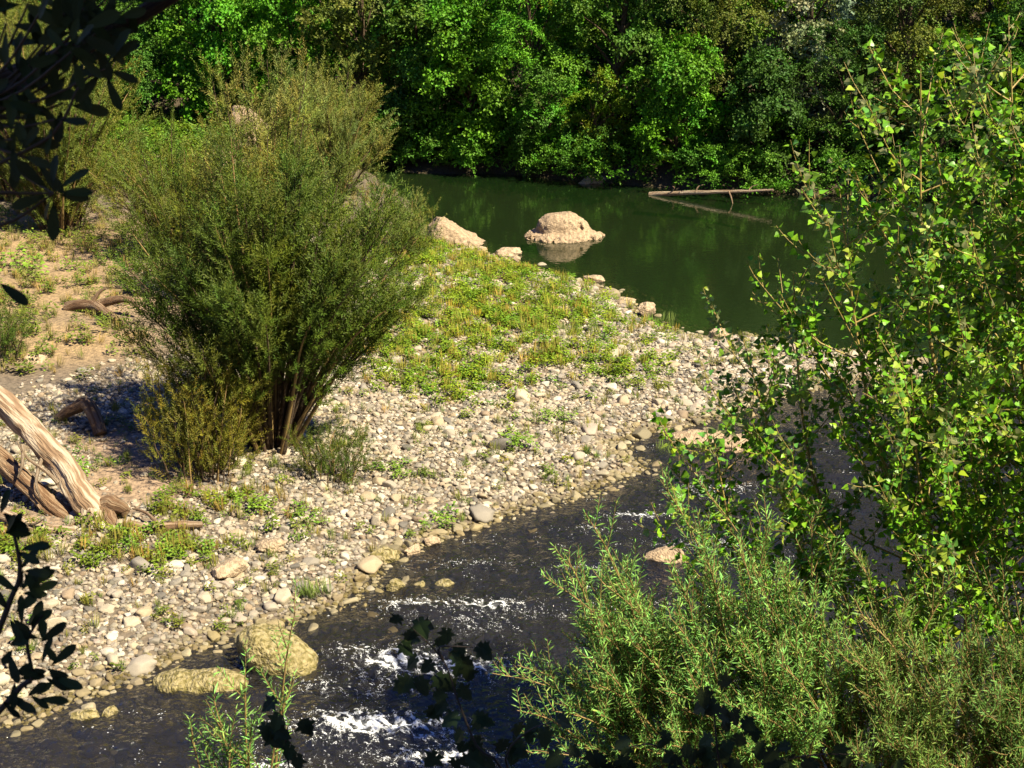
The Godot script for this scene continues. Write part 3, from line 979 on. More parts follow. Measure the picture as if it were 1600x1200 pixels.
# crown of lobes: lobe list of [centre, radius]; bunches sit on each lobe's upper and outer shell
func crown(parent: Node3D, kind: String, lobes: Array, per_m2: float, c: Color, scale: float, high := 7.0, min_y := -99.0) -> void:
	var at := [[], [], []]
	var cs := [[], [], []]
	for q in lobes:
		var p: Vector3 = q[0]
		var r: float = q[1]
		var count := int(per_m2 * r * r * 9.0 * (1.0 if p.y + parent.position.y < high else 0.45))
		var own := tint(c, 0.16)
		for k in count:
			var d := rdir()
			if d.y < -0.25 and R.randf() < 0.7:
				d.y = -d.y
			var w := p + d * V(r, r * 0.72, r) * rn(0.62, 1.06)
			if w.y + parent.position.y < min_y or w.y + parent.position.y < 0.12:
				continue
			var y := (d + V(0, 0.5, 0) + rdir() * 0.35).normalized()
			var b := Basis(Quaternion(Vector3.UP, y) * Quaternion(Vector3.UP, rn(0, TAU))).scaled(Vector3.ONE * scale * rn(0.75, 1.2))
			var v := R.randi() % 3
			at[v].append(Transform3D(b, w))
			cs[v].append(tint(own, 0.2))
	for v in 3:
		if at[v]:
			many(parent, "crown", CL[kind][v], at[v], cs[v], "stuff")

func tree(called: String, label: String, category: String, x: float, z: float, h: float, r: float, kind: String, c: Color, n: int, low := 0.05, group := "", lean := Vector3.ZERO, dens := 1.25) -> void:
	var base := V(x, maxf(ht(x, z), 0.0) - 0.1, z)
	var o := thing(called, base, label, category, group)
	var lobes := []
	var g := Geo.new()
	var top := V(rn(-0.4, 0.4), h * 0.85, rn(-0.4, 0.4)) + lean
	var stem := curve([Vector3.ZERO, V(rn(-0.2, 0.2), h * 0.3, rn(-0.2, 0.2)) + lean * 0.2, V(rn(-0.3, 0.3), h * 0.6, rn(-0.3, 0.3)) + lean * 0.6, top], 4)
	g.tube(stem, taper(stem.size(), 0.03 + h * 0.016, 0.02), 8)
	for k in n:
		var t := lerpf(low, 0.97, (k + rn(0.0, 0.8)) / n)
		var wide := r * sqrt(maxf(0.08, 1.0 - pow(2.0 * t - 0.8, 2.0) * 0.7))
		var a := k * 2.4 + rn(-0.5, 0.5)
		var lr := clampf(r * rn(0.28, 0.5), 0.35, 1.5)
		var p := V(cos(a) * (wide - lr * 0.5) * rn(0.5, 1.0), h * t, sin(a) * (wide - lr * 0.5) * rn(0.5, 1.0)) + lean * t
		lobes.append([p, lr])
		var from: Vector3 = stem[clampi(int(t * 0.75 * stem.size()), 0, stem.size() - 1)]
		var limb := curve([from, from.lerp(p, 0.5) + V(0, 0.15 * lr, 0), p], 3)
		g.tube(limb, taper(limb.size(), 0.012 * h * (1.1 - t) + 0.012, 0.012), 6)
	part(o, "trunk", g.mesh(M.bark_dark))
	crown(o, kind, lobes, dens, c, 0.85 if h < 5.0 else 1.0)

# many stems from one root, sprays of narrow leaves on their outer parts
func fan(called: String, label: String, at: Vector3, h: float, rx: float, rz: float, stems: int, per: int, c: Color, scale: float, bare: float, category := "bush", lean := Vector3.ZERO) -> void:
	var o := thing(called, at, label, category)
	var pl := [[], [], []]
	var cs := [[], [], []]
	for k in stems:
		var a := k * 2.4 + rn(-0.3, 0.3)
		var out := sqrt((k + 0.5) / stems)
		var l := h * rn(0.6, 1.1) * (1.0 - 0.28 * out * out)
		var end := V(cos(a) * rx * out, l, sin(a) * rz * out) + lean * out
		var foot := V(cos(a), 0, sin(a)) * out * (rn(0.15, 0.5) if h > 3.0 else rx * rn(0.3, 0.75))
		var pts := curve([foot, foot.lerp(end, 0.3) + V(0, l * 0.08, 0), foot.lerp(end, 0.65) + V(0, l * 0.07, 0) + rdir() * 0.1, end], 4)
		var g := Geo.new()
		g.tube(pts, taper(pts.size(), 0.022 + 0.004 * h if h > 3.0 else 0.008 + 0.003 * h, 0.005), 6)
		part(o, "stem", g.mesh(M.bark_dark if k % 3 else M.twig_willow))
		var own := tint(c, 0.15)
		for j in per:
			var f := lerpf(bare, 1.0, pow((j + R.randf()) / per, 0.8))
			var u := f * (pts.size() - 1)
			var i0 := mini(int(u), pts.size() - 2)
			var p: Vector3 = pts[i0].lerp(pts[i0 + 1], u - i0)
			var tan_: Vector3 = (pts[i0 + 1] - pts[i0]).normalized()
			var side := rdir()
			var w := rn(0.0, 0.55) * (1.15 - f * 0.75) * scale
			p += side * w * V(1, 0.6, 1)
			var y := (tan_ * 0.7 + side * 0.65 + V(0, 0.35, 0) + rdir() * 0.3).normalized()
			var v := R.randi() % 3
			pl[v].append(Transform3D(Basis(Quaternion(Vector3.UP, y) * Quaternion(Vector3.UP, rn(0, TAU))).scaled(Vector3.ONE * scale * rn(0.7, 1.15)), p))
			cs[v].append(tint(own, 0.22))
	for v in 3:
		many(o, "foliage", CL.willow[v], pl[v], cs[v])

# leaves set round a twig; out gathers transforms of single leaves
func leaf_out(pts: Array, from: float, gap: float, size: float, open: float, flatness: float, out: Array) -> void:
	var a := rn(0, TAU)
	var total := 0.0
	for k in pts.size() - 1:
		total += (pts[k + 1] - pts[k]).length()
	var s := total * from
	while s < total * 0.995:
		var left := s
		var i0 := 0
		while i0 < pts.size() - 2 and left > (pts[i0 + 1] - pts[i0]).length():
			left -= (pts[i0 + 1] - pts[i0]).length()
			i0 += 1
		var seg: Vector3 = pts[i0 + 1] - pts[i0]
		var tan_ := seg.normalized()
		var p: Vector3 = pts[i0] + tan_ * left
		a += 2.4 + rn(-0.4, 0.4)
		var u := tan_.cross(V(0.31, 0.2, 0.93)).normalized()
		var side := u * cos(a) + tan_.cross(u) * sin(a)
		var dir := (tan_ * (1.0 - open) + side * open + rdir() * 0.25).normalized()
		var up := (V(0, flatness, 0) + rdir()).normalized()
		out.append(Transform3D(frame(dir, up, size * rn(0.55, 1.2) * (1.0 - 0.4 * s / total)), p))
		s += gap * rn(0.7, 1.3)

# the leaves that show largest become parts of their own, the rest one part
func dress(o: Node3D, leaf: Mesh, at: Array, c: Color, tones: Array, most := 300) -> void:
	var order := []
	for k in at.size():
		var p: Vector3 = at[k].origin + o.position
		order.append([(p - EYE).length() + (0.0 if in_view(p) else 100.0) - 4.0 * at[k].basis.x.length(), k])
	order.sort_custom(func(a, b): return a[0] < b[0])
	var rest := []
	var cs := []
	for k in order.size():
		var t: Transform3D = at[order[k][1]]
		if k < most and order[k][0] < 60.0:
			part(o, "leaf", leaf, t, tones[R.randi() % tones.size()])
		else:
			rest.append(t)
			cs.append(tint(c if R.randf() < 0.6 else c.lerp(Color(c.g * 0.8, c.g * 1.05, c.b), 0.6) if R.randf() < 0.4 else c * 0.62, 0.3))
	if rest:
		many(o, "foliage", leaf, rest, cs)

func leaf_tones(c: Color, rough: float, through: float, spread := 0.3, spec := 0.3) -> Array:
	var out := []
	for k in 6:
		var q := tint(c, spread)
		out.append(leafy(q.r, q.g, q.b, rough, through, false))
		out[-1].metallic_specular = spec
	return out

func twig(o: Node3D, called: String, pts: Array, r0: float, r1: float, m: Material, sides := 6) -> void:
	var g := Geo.new()
	g.tube(pts, taper(pts.size(), r0, r1), sides)
	part(o, called, g.mesh(m))

func poplar(base: Vector3, tip: Vector3, branches: int, label: String, leaf: Mesh, c: Color, tones: Array, low: float) -> void:
	base.y = ht(base.x, base.z) - 0.05
	var o := thing("poplar_sapling", base, label, "poplar", "young poplars on the near bank")
	var e := tip - base
	var stem := curve([Vector3.ZERO, e * 0.35 + V(0.12, 0.1, 0.1), e * 0.7 + V(rn(-0.1, 0.15), 0.05, rn(-0.1, 0.1)), e], 6)
	twig(o, "trunk", stem, 0.016 + e.length() * 0.003, 0.004, M.twig_poplar, 8)
	var at := []
	leaf_out(stem, 0.35, 0.048, 0.092, 0.75, 0.35, at)
	for k in branches:
		var f := lerpf(low, 0.93, (k + rn(0.0, 0.9)) / branches)
		var u := f * (stem.size() - 1)
		var p: Vector3 = stem[int(u)].lerp(stem[mini(int(u) + 1, stem.size() - 1)], u - int(u))
		var a := k * 2.4 + rn(-0.4, 0.4)
		var l := (1.0 - f) * e.length() * 0.36 + rn(0.3, 0.55)
		var d := (V(cos(a), rn(0.5, 1.1), sin(a) * 0.8)).normalized()
		var br := curve([p, p + d * l * 0.5 + V(0, -0.02, 0), p + d * l + V(0, l * 0.22, 0)], 4)
		twig(o, "branch", br, 0.006 + l * 0.003, 0.0025, M.twig_poplar, 5)
		leaf_out(br, 0.08, 0.04, 0.09, 0.8, 0.35, at)
		for j in int(3 + l * 5.0):
			var q: Vector3 = br[R.randi_range(2, br.size() - 2)]
			var d2 := (d * 0.7 + rdir() * 0.8 + V(0, 0.35, 0)).normalized()
			var l2 := rn(0.18, 0.42)
			var sh := curve([q, q + d2 * l2 * 0.6, q + d2 * l2 + V(0, 0.04, 0)], 3)
			twig(o, "shoot", sh, 0.004, 0.002, M.twig_poplar, 4)
			leaf_out(sh, 0.1, 0.034, 0.088, 0.8, 0.35, at)
	dress(o, leaf, at, c, tones)

func near_willow(base: Vector3, tips: Array, shoots: int, label: String, leaf: Mesh, c: Color, tones: Array, size := 0.10) -> void:
	base.y = ht(base.x, base.z) - 0.05
	var o := thing("willow_shrub", base, label, "willow", "willow shrubs on the near bank")
	var at := []
	var more := tips.size()
	for k in more * 3 if more > 8 else 2:   # wands between the outer ones
		tips.append(tips[R.randi() % more].lerp(tips[R.randi() % more], R.randf()) + V(rn(-0.3, 0.3), rn(-0.7, 0.1), rn(-0.4, 0.4)))
	for k in tips.size():
		var e: Vector3 = tips[k] - base
		var foot := V(rn(-0.75, 0.75), 0, rn(-0.35, 0.35)) * (1.0 if tips.size() > 20 else 0.3)
		var stem := curve([foot, foot.lerp(e, 0.4) + V(0, e.length() * 0.10, 0), foot.lerp(e, 0.75) + V(0, e.length() * 0.09, 0), e], 6)
		e -= foot
		var g := Geo.new()
		g.tube(stem, taper(stem.size(), 0.016, 0.003), 6)
		leaf_out(stem, 0.5, 0.015, size, 0.55, 0.4, at)
		for j in shoots:
			var u := lerpf(0.28, 0.97, (j + R.randf()) / shoots) * (stem.size() - 1)
			var p: Vector3 = stem[int(u)].lerp(stem[mini(int(u) + 1, stem.size() - 1)], u - int(u))
			var d := (e.normalized() * 0.9 + rdir() * V(0.7, 0.45, 0.7) + V(-0.12, 0.4, 0)).normalized()
			var l := rn(0.5, 1.15) * (1.1 - u / stem.size())
			var sh := curve([p, p + d * l * 0.55, p + d * l + V(0, l * rn(-0.05, 0.2), 0)], 4)
			g.tube(sh, taper(sh.size(), 0.005, 0.002), 4)
			leaf_out(sh, 0.06, 0.015, size, 0.5, 0.4, at)
		part(o, "stem", g.mesh(M.twig_willow))
	dress(o, leaf, at, c, tones)

func one_leaf(rows: Array, fold: float, curl: float, stalk: float, m: Material) -> ArrayMesh:
	var g := Geo.new()
	g.leaf(Transform3D(), rows, fold, curl, stalk, Color.WHITE)
	return g.mesh(m)

func lobed_leaf(m: Material) -> ArrayMesh:   # five pointed lobes on a stalk
	var g := Geo.new()
	var edge := [[0.0, 0.03], [0.04, 0.30], [0.20, 0.24], [0.34, 0.55], [0.47, 0.26], [0.62, 0.30], [0.78, 0.17], [1.0, 0.0]]
	g.v.append(V(0.42, 0, 0))
	for s in [-1.0, 1.0]:
		var first := g.v.size()
		for q in edge:
			g.v.append(V(0.2 + q[0], 0.12 * q[1] - 0.15 * q[0] * q[0], s * q[1]))
		for k in edge.size() - 1:
			g.i.append_array([0, first + k, first + k + 1])
	var k := g.v.size()
	for p in [V(0, 0, -0.012), V(0, 0, 0.012), V(0.42, 0, 0)]:
		g.v.append(p)
	g.i.append_array([k, k + 1, k + 2])
	for j in g.v.size():
		g.c.append(Color.WHITE)
	return g.mesh(m)

func build_far_bank() -> void:
	var BRIGHT := Color(0.125, 0.335, 0.02)
	var MID := Color(0.10, 0.235, 0.026)
	var OLIVE := Color(0.16, 0.22, 0.04)
	var YELLOW := Color(0.17, 0.27, 0.014)
	var SILVER := Color(0.28, 0.34, 0.21)
	var DEEP := Color(0.065, 0.155, 0.022)
	# the tall wood behind
	for q in [[-24, -60, 13, 3.6, "fine", YELLOW, "yellowish tree at the far left end of the wood"], [-18.5, -59, 14, 3.4, "narrow", OLIVE, "olive narrow leaved tree behind the left scrub"], [-13.2, -60.5, 15, 3.4, "broad", MID, "mid green broadleaf tree behind the tan rock"], [-8.2, -60, 16, 3.4, "broad", BRIGHT, "tall bright green tree left of the pool's head"], [-4.0, -58.5, 15, 3.2, "fine", DEEP, "dark green tree standing back above the pool's head"], [0.2, -57, 16, 3.5, "broad", YELLOW, "tall yellow green tree above the middle of the pool"], [4.4, -55.5, 15, 3.4, "fine", MID, "tall mid green tree behind the light green bush"], [8.6, -54, 16, 3.5, "broad", BRIGHT, "tall vivid green tree behind the silvery poplar"], [12.8, -53, 15, 3.3, "fine", OLIVE, "tall olive tree above the slanting log"], [17.0, -51.5, 15, 3.4, "fine", YELLOW, "tall yellowish tree at the right end of the wood"], [21.5, -49, 15, 3.5, "broad", MID, "mid green tree beyond the poplar tops"], [26, -46, 14, 3.4, "fine", DEEP, "dark tree at the far right bend of the pool"]]:
		tree("forest_tree", q[6], "tree", q[0], q[1], q[2], q[3], q[4], q[5], 34, 0.03, "tall trees of the far bank", Vector3.ZERO, 2.6)
	# the bank's own trees and bushes
	for q in [[-15.5, -55.5, 7.5, 2.4, "fine", MID, "bushy green tree above the left scrub"], [-11.2, -56, 8, 2.4, "broad", BRIGHT, "bright green bushy tree behind the tan rock's shoulder"], [-8.0, -54.6, 7, 2.2, "round", BRIGHT, "vivid green bush right of the tan rock"], [-5.6, -53.2, 8.5, 2.4, "round", OLIVE, "grey green poplar at the head of the pool"], [-3.2, -52.2, 6, 1.9, "broad", MID, "mid green bush over the dark corner of the pool"], [-1.6, -51.4, 5.2, 1.9, "broad", BRIGHT, "large leaved bright bush hanging over the pool"], [0.7, -51.0, 7.5, 2.2, "fine", BRIGHT, "drooping leafy tree over the pale flat rock"], [1.2, -50.2, 3.4, 1.4, "fine", MID, "low drooping creeper clad bush beside the pool"], [3.0, -49.7, 3.1, 1.1, "fine", YELLOW, "small light yellow green bush at the water"], [3.6, -50.6, 8.5, 2.5, "round", MID, "rounded green tree behind the yellow green bush"], [5.6, -48.6, 4.2, 1.8, "broad", BRIGHT, "bright broadleaf bush hanging over the pool by the log"], [7.0, -50.0, 9, 2.5, "fine", OLIVE, "olive tree above the floating log"], [8.2, -47.8, 3.6, 1.6, "broad", DEEP, "dark bush behind the floating log"], [9.8, -49.2, 8, 2.1, "round", SILVER, "silvery white poplar catching the sun"], [10.6, -47.6, 4.6, 1.7, "fine", DEEP, "dark overhanging bush right of the log"], [13.0, -48.2, 8.5, 2.4, "fine", OLIVE, "olive green tree behind the tallest poplar shoot"], [14.0, -46.6, 4.4, 1.8, "fine", DEEP, "dark bush at the shaded right shore"], [17.0, -46.6, 9, 2.5, "fine", MID, "green tree behind the right poplar tops"], [20.5, -44, 9, 2.5, "broad", DEEP, "dark tree leaning over the right end of the pool"]]:
		tree("bank_tree", q[6], "tree", q[0], q[1], q[2], q[3], q[4], q[5], 24 if q[2] > 5.0 else 18, -0.1, "trees and bushes along the far shore", V(0, 0, 1.3), 3.0)

	# bushes and saplings that cover the slope under the trees
	var at := [[], [], []]
	var cs := [[], [], []]
	for k in 2600:   # and the flat behind the left scrub
		var x := rn(-26.0, -5.5)
		var z := rn(-58.0, -43.0)
		if bar(x, z) < 0.4:
			continue
		var v := R.randi() % 3
		at[v].append(Transform3D(Basis.from_euler(V(rn(-0.6, 0.6), rn(0, TAU), rn(-0.6, 0.6))).scaled(Vector3.ONE * rn(0.7, 1.4)), V(x, ht(x, z) + 0.1 + R.randf() * 0.9, z)))
		cs[v].append(tint(MID.lerp(YELLOW, R.randf()), 0.3))
	for k in 9000:
		var x := rn(-34.0, 34.0)
		var z := rn(-78.0, -42.0)
		var s := far(x, z)
		if s < -0.2 or s > 24.0:
			continue
		var v := R.randi() % 3
		at[v].append(Transform3D(Basis.from_euler(V(rn(-0.6, 0.6), rn(0, TAU), rn(-0.6, 0.6))).scaled(Vector3.ONE * rn(0.8, 1.5)), V(x, maxf(ht(x, z), 0.0) + 0.1 + pow(R.randf(), 2.0) * 2.4, z)))
		cs[v].append(tint(MID.lerp(BRIGHT, R.randf()), 0.3))
	for k in 5200:   # the fringe that hangs over the water
		var x := rn(-7.0, 24.0)
		var z := rn(-55.0, -41.0)
		var s := far(x, z)
		if s < -1.1 or s > 1.2 or NA.get_noise_2d(x * 22.0, z * 10.0) < -0.12:
			continue
		var v := R.randi() % 3
		at[v].append(Transform3D(Basis.from_euler(V(rn(-0.6, 0.6), rn(0, TAU), rn(-0.6, 0.6))).scaled(Vector3.ONE * rn(0.7, 1.2)), V(x, maxf(ht(x, z), 0.0) + 0.12 + R.randf() * 1.3 + maxf(0.0, -s) * 0.3, z)))
		cs[v].append(tint(MID.lerp(BRIGHT, R.randf()), 0.3))
	var o := thing("undergrowth", Vector3.ZERO, "dark green undergrowth covering the slope beneath the far trees", "undergrowth", "", "stuff")
	for v in 3:
		many(o, "leaves", CL.fine[v], at[v], cs[v])

func build_left_scrub() -> void:
	var OLIVE := Color(0.17, 0.20, 0.03)
	var PALE := Color(0.23, 0.26, 0.06)
	var DARK := Color(0.098, 0.142, 0.016)
	fan("willow_bush", "large dark green many stemmed willow bush on the cobble bar", V(-4.0, ht(-4.0, -22.4) - 0.08, -22.4), 5.1, 2.5, 2.0, 86, 70, DARK, 0.92, 0.33, "bush", V(0.25, -0.3, 0))
	fan("willow_bush", "upright pale tipped willow bush behind the large dark one", V(-5.2, ht(-5.2, -30.5) - 0.08, -30.5), 5.5, 1.5, 1.3, 34, 46, PALE, 1.05, 0.15)
	fan("willow_bush", "feathery olive willow bush in front of the tan rock", V(-8.4, ht(-8.4, -35.5) - 0.08, -35.5), 3.4, 2.4, 2.0, 36, 40, OLIVE, 1.0, 0.1)
	fan("willow_bush", "olive willow bush at the left behind the dry grass", V(-12.2, ht(-12.2, -38.0) - 0.08, -38.0), 5.6, 2.8, 2.2, 46, 52, OLIVE, 1.15, 0.08)
	fan("willow_bush", "grey green willow bush under the dark leaf rosette", V(-14.8, ht(-14.8, -42.0) - 0.08, -42.0), 5.5, 3.0, 2.2, 40, 52, PALE, 1.2, 0.08)
	fan("willow_bush", "tall olive willow at the upper left corner", V(-18.0, ht(-18.0, -46.0) - 0.08, -46.0), 8.0, 3.4, 2.6, 46, 60, OLIVE, 1.35, 0.05)
	fan("willow_bush", "pale willow bush between the rock and the pool", V(-5.6, ht(-5.6, -45.0) - 0.08, -45.0), 4.0, 1.8, 2.0, 30, 46, PALE, 1.1, 0.1)
	fan("willow_bush", "low bush of pale willow shoots beside the wedge boulder", V(-2.7, ht(-2.7, -36.6) - 0.05, -36.6), 1.7, 0.8, 1.0, 18, 22, PALE, 0.7, 0.05)
	fan("willow_bush", "low shaded bush at the left edge above the fallen tree", V(-10.0, ht(-10.0, -26.3) - 0.08, -26.3), 1.3, 1.0, 0.8, 18, 20, DARK, 0.7, 0.05)
	fan("willow_bush", "yellowish shoots at the foot of the large willow bush", V(-4.9, ht(-4.9, -21.0) - 0.05, -21.2), 2.0, 1.0, 0.7, 40, 26, Color(0.19, 0.19, 0.025), 0.7, 0.05)
	fan("willow_bush", "small leafy shoots right of the large bush's foot", V(-2.9, ht(-2.9, -21.2) - 0.05, -21.2), 0.9, 0.7, 0.4, 22, 14, DARK, 0.55, 0.05)

func build_ground_cover() -> void:
	var herb: Array = []
	var blades: Array = []
	for v in 3:
		var g := Geo.new()
		for k in 34:
			var a := k * 2.4
			var p := V(cos(a), 0, sin(a)) * rn(0.0, 0.10) + V(0, rn(0.01, 0.17), 0)
			var sh := rn(0.7, 1.0)
			g.leaf(Transform3D(frame(V(cos(a), rn(0.0, 0.7), sin(a)), Vector3.UP + rdir() * 0.5, rn(0.03, 0.065)), p), BROAD_ROWS, 0.2, 0.3, 0.0, Color(sh, sh, sh))
		herb.append(g.mesh(M.leaf))
		g = Geo.new()
		for k in 30:
			var a := rn(0, TAU)
			var l := rn(0.1, 0.3)
			var sh := rn(0.65, 1.0)
			g.leaf(Transform3D(frame(V(cos(a) * 0.6, rn(0.7, 1.4), sin(a) * 0.6), V(cos(a), 0, sin(a)) * -1.0, l), V(cos(a), 0, sin(a)) * rn(0, 0.07)), [[0.0, 0.018], [0.4, 0.02], [0.75, 0.012], [1.0, 0.0]], 0.1, -rn(0.1, 0.5), 0.0, Color(sh, sh, sh))
		blades.append(g.mesh(M.straw))
	var at := [[], [], [], [], [], []]
	var cs := [[], [], [], [], [], []]
	var put := func(k: int, x: float, z: float, s: float, c: Color) -> void:
		at[k].append(Transform3D(Basis.from_euler(V(rn(-0.2, 0.2), rn(0, TAU), rn(-0.2, 0.2))).scaled(Vector3.ONE * s), V(x, ht(x, z) + 0.01, z)))
		cs[k].append(tint(c, 0.25))
	for k in 95000:
		var x := rn(-17.0, 7.0)
		var z := rn(-47.0, -13.5)
		var s := bar(x, z)
		if s < 0.12 or far(x, z) > 0.0 or near(x, z) > 0.0:
			continue
		var m := dense(MEADOW, x, z)
		var t := dense(TRUNK_GRASS, x, z)
		var b := dense(BACK_GRASS, x, z)
		if z < -40.0:
			b = maxf(b, 0.6)
		var clump := NA.get_noise_2d(x * 75.0 + 9.0, z * 75.0)
		var roll := R.randf()
		if roll < m * (0.55 + 1.3 * clump) * 0.95:
			if R.randf() < 0.8:
				put.call(R.randi() % 3, x, z, rn(0.6, 1.3), Color(0.26, 0.34, 0.02).lerp(Color(0.14, 0.28, 0.02), R.randf()))
			else:
				put.call(3 + R.randi() % 3, x, z, rn(0.6, 1.2), Color(0.36, 0.38, 0.05).lerp(Color(0.42, 0.32, 0.07), R.randf()))
		elif roll < t * (0.6 + 0.8 * clump):
			if R.randf() < 0.5:
				put.call(R.randi() % 3, x, z, rn(0.6, 1.2), Color(0.19, 0.27, 0.025))
			else:
				put.call(3 + R.randi() % 3, x, z, rn(0.5, 1.1), Color(0.34, 0.22, 0.06).lerp(Color(0.25, 0.28, 0.05), R.randf()))
		elif roll < b * (0.25 + 1.2 * clump) * 0.5:
			if R.randf() < 0.45:
				put.call(R.randi() % 3, x, z, rn(0.8, 1.6), Color(0.17, 0.24, 0.03))
			else:
				put.call(3 + R.randi() % 3, x, z, rn(0.5, 1.1), Color(0.40, 0.29, 0.10).lerp(Color(0.22, 0.24, 0.06), R.randf()))
		elif s < 8.0 and z > -36.0 and clump > -0.02 and roll < 0.07 + 0.6 * maxf(0.0, clump):   # weeds scattered through the cobbles
			put.call(R.randi() % 3 if R.randf() < 0.6 else 3 + R.randi() % 3, x, z, rn(0.35, 0.85), Color(0.12, 0.22, 0.025).lerp(Color(0.26, 0.25, 0.05), R.randf()))
	var o := thing("ground_cover", Vector3.ZERO, "low yellow green weeds and dry grass growing through the bar", "ground cover", "", "stuff")
	for k in 3:
		many(o, "weeds", herb[k], at[k], cs[k])
		many(o, "grass", blades[k], at[k + 3], cs[k + 3])
	# plants that stand out one by one
	for q in [[-3.1, -19.7, 0.32, 0, "leafy green weed clump on the cobbles below the large bush"], [-1.16, -20.0, 0.34, 0, "green weed clump near the shore under the widest part of the bar"], [-1.86, -21.5, 0.28, 0, "small green weed among cobbles right of the bush shade"], [-1.2, -30.3, 0.5, 2, "golden yellow weed clump at the right flank of the bush"], [3.3, -30.95, 0.4, 1, "spiky green grass tuft on the pool rim"], [-4.7, -18.4, 0.4, 0, "green leafy weed in front of the grey driftwood"], [-5.4, -18.6, 0.4, 0, "yellow green weed beside the root flare"], [-4.1, -19.9, 0.42, 0, "bright green weed patch under the yellowish shoots"], [2.75, -23.3, 0.25, 1, "grass tuft by the flat boulder in the channel"], [0.0, -22.7, 0.28, 0, "green weed in the middle of the open cobbles"], [-2.75, -17.55, 0.22, 1, "small bright grass tuft at the waterline above the mossy boulder"], [1.35, -29.3, 0.4, 1, "dark tussock on the right side of the meadow"], [0.75, -24.2, 0.3, 0, "low green weed near the channel mouth"], [-6.9, -21.0, 0.3, 0, "green weed alone on the shaded sand"], [-12.0, -33.2, 0.9, 0, "dark green clump on the dry slope at the left"]]:
		var p := V(q[0], ht(q[0], q[1]), q[1])
		var c := thing("weed_clump" if q[3] != 1 else "grass_tuft", p, q[4], "weed" if q[3] != 1 else "grass")
		for k in 9:
			var a := k * 2.4
			var r: float = sqrt(k / 9.0) * q[2]
			var me := part(c, "leaves" if q[3] != 1 else "blades", herb[k % 3] if q[3] == 0 else blades[k % 3], Transform3D(Basis.from_euler(V(rn(-0.2, 0.2), rn(0, 6), rn(-0.2, 0.2))).scaled(Vector3.ONE * rn(0.6, 1.2) * (1.0 if q[2] < 0.6 else 2.2)), V(cos(a) * r + rn(-0.1, 0.1), 0.01, sin(a) * r + rn(-0.1, 0.1))))
			var m: StandardMaterial3D = M["weed%d" % (q[3] * 2 + k % 2)]
			me.material_override = m

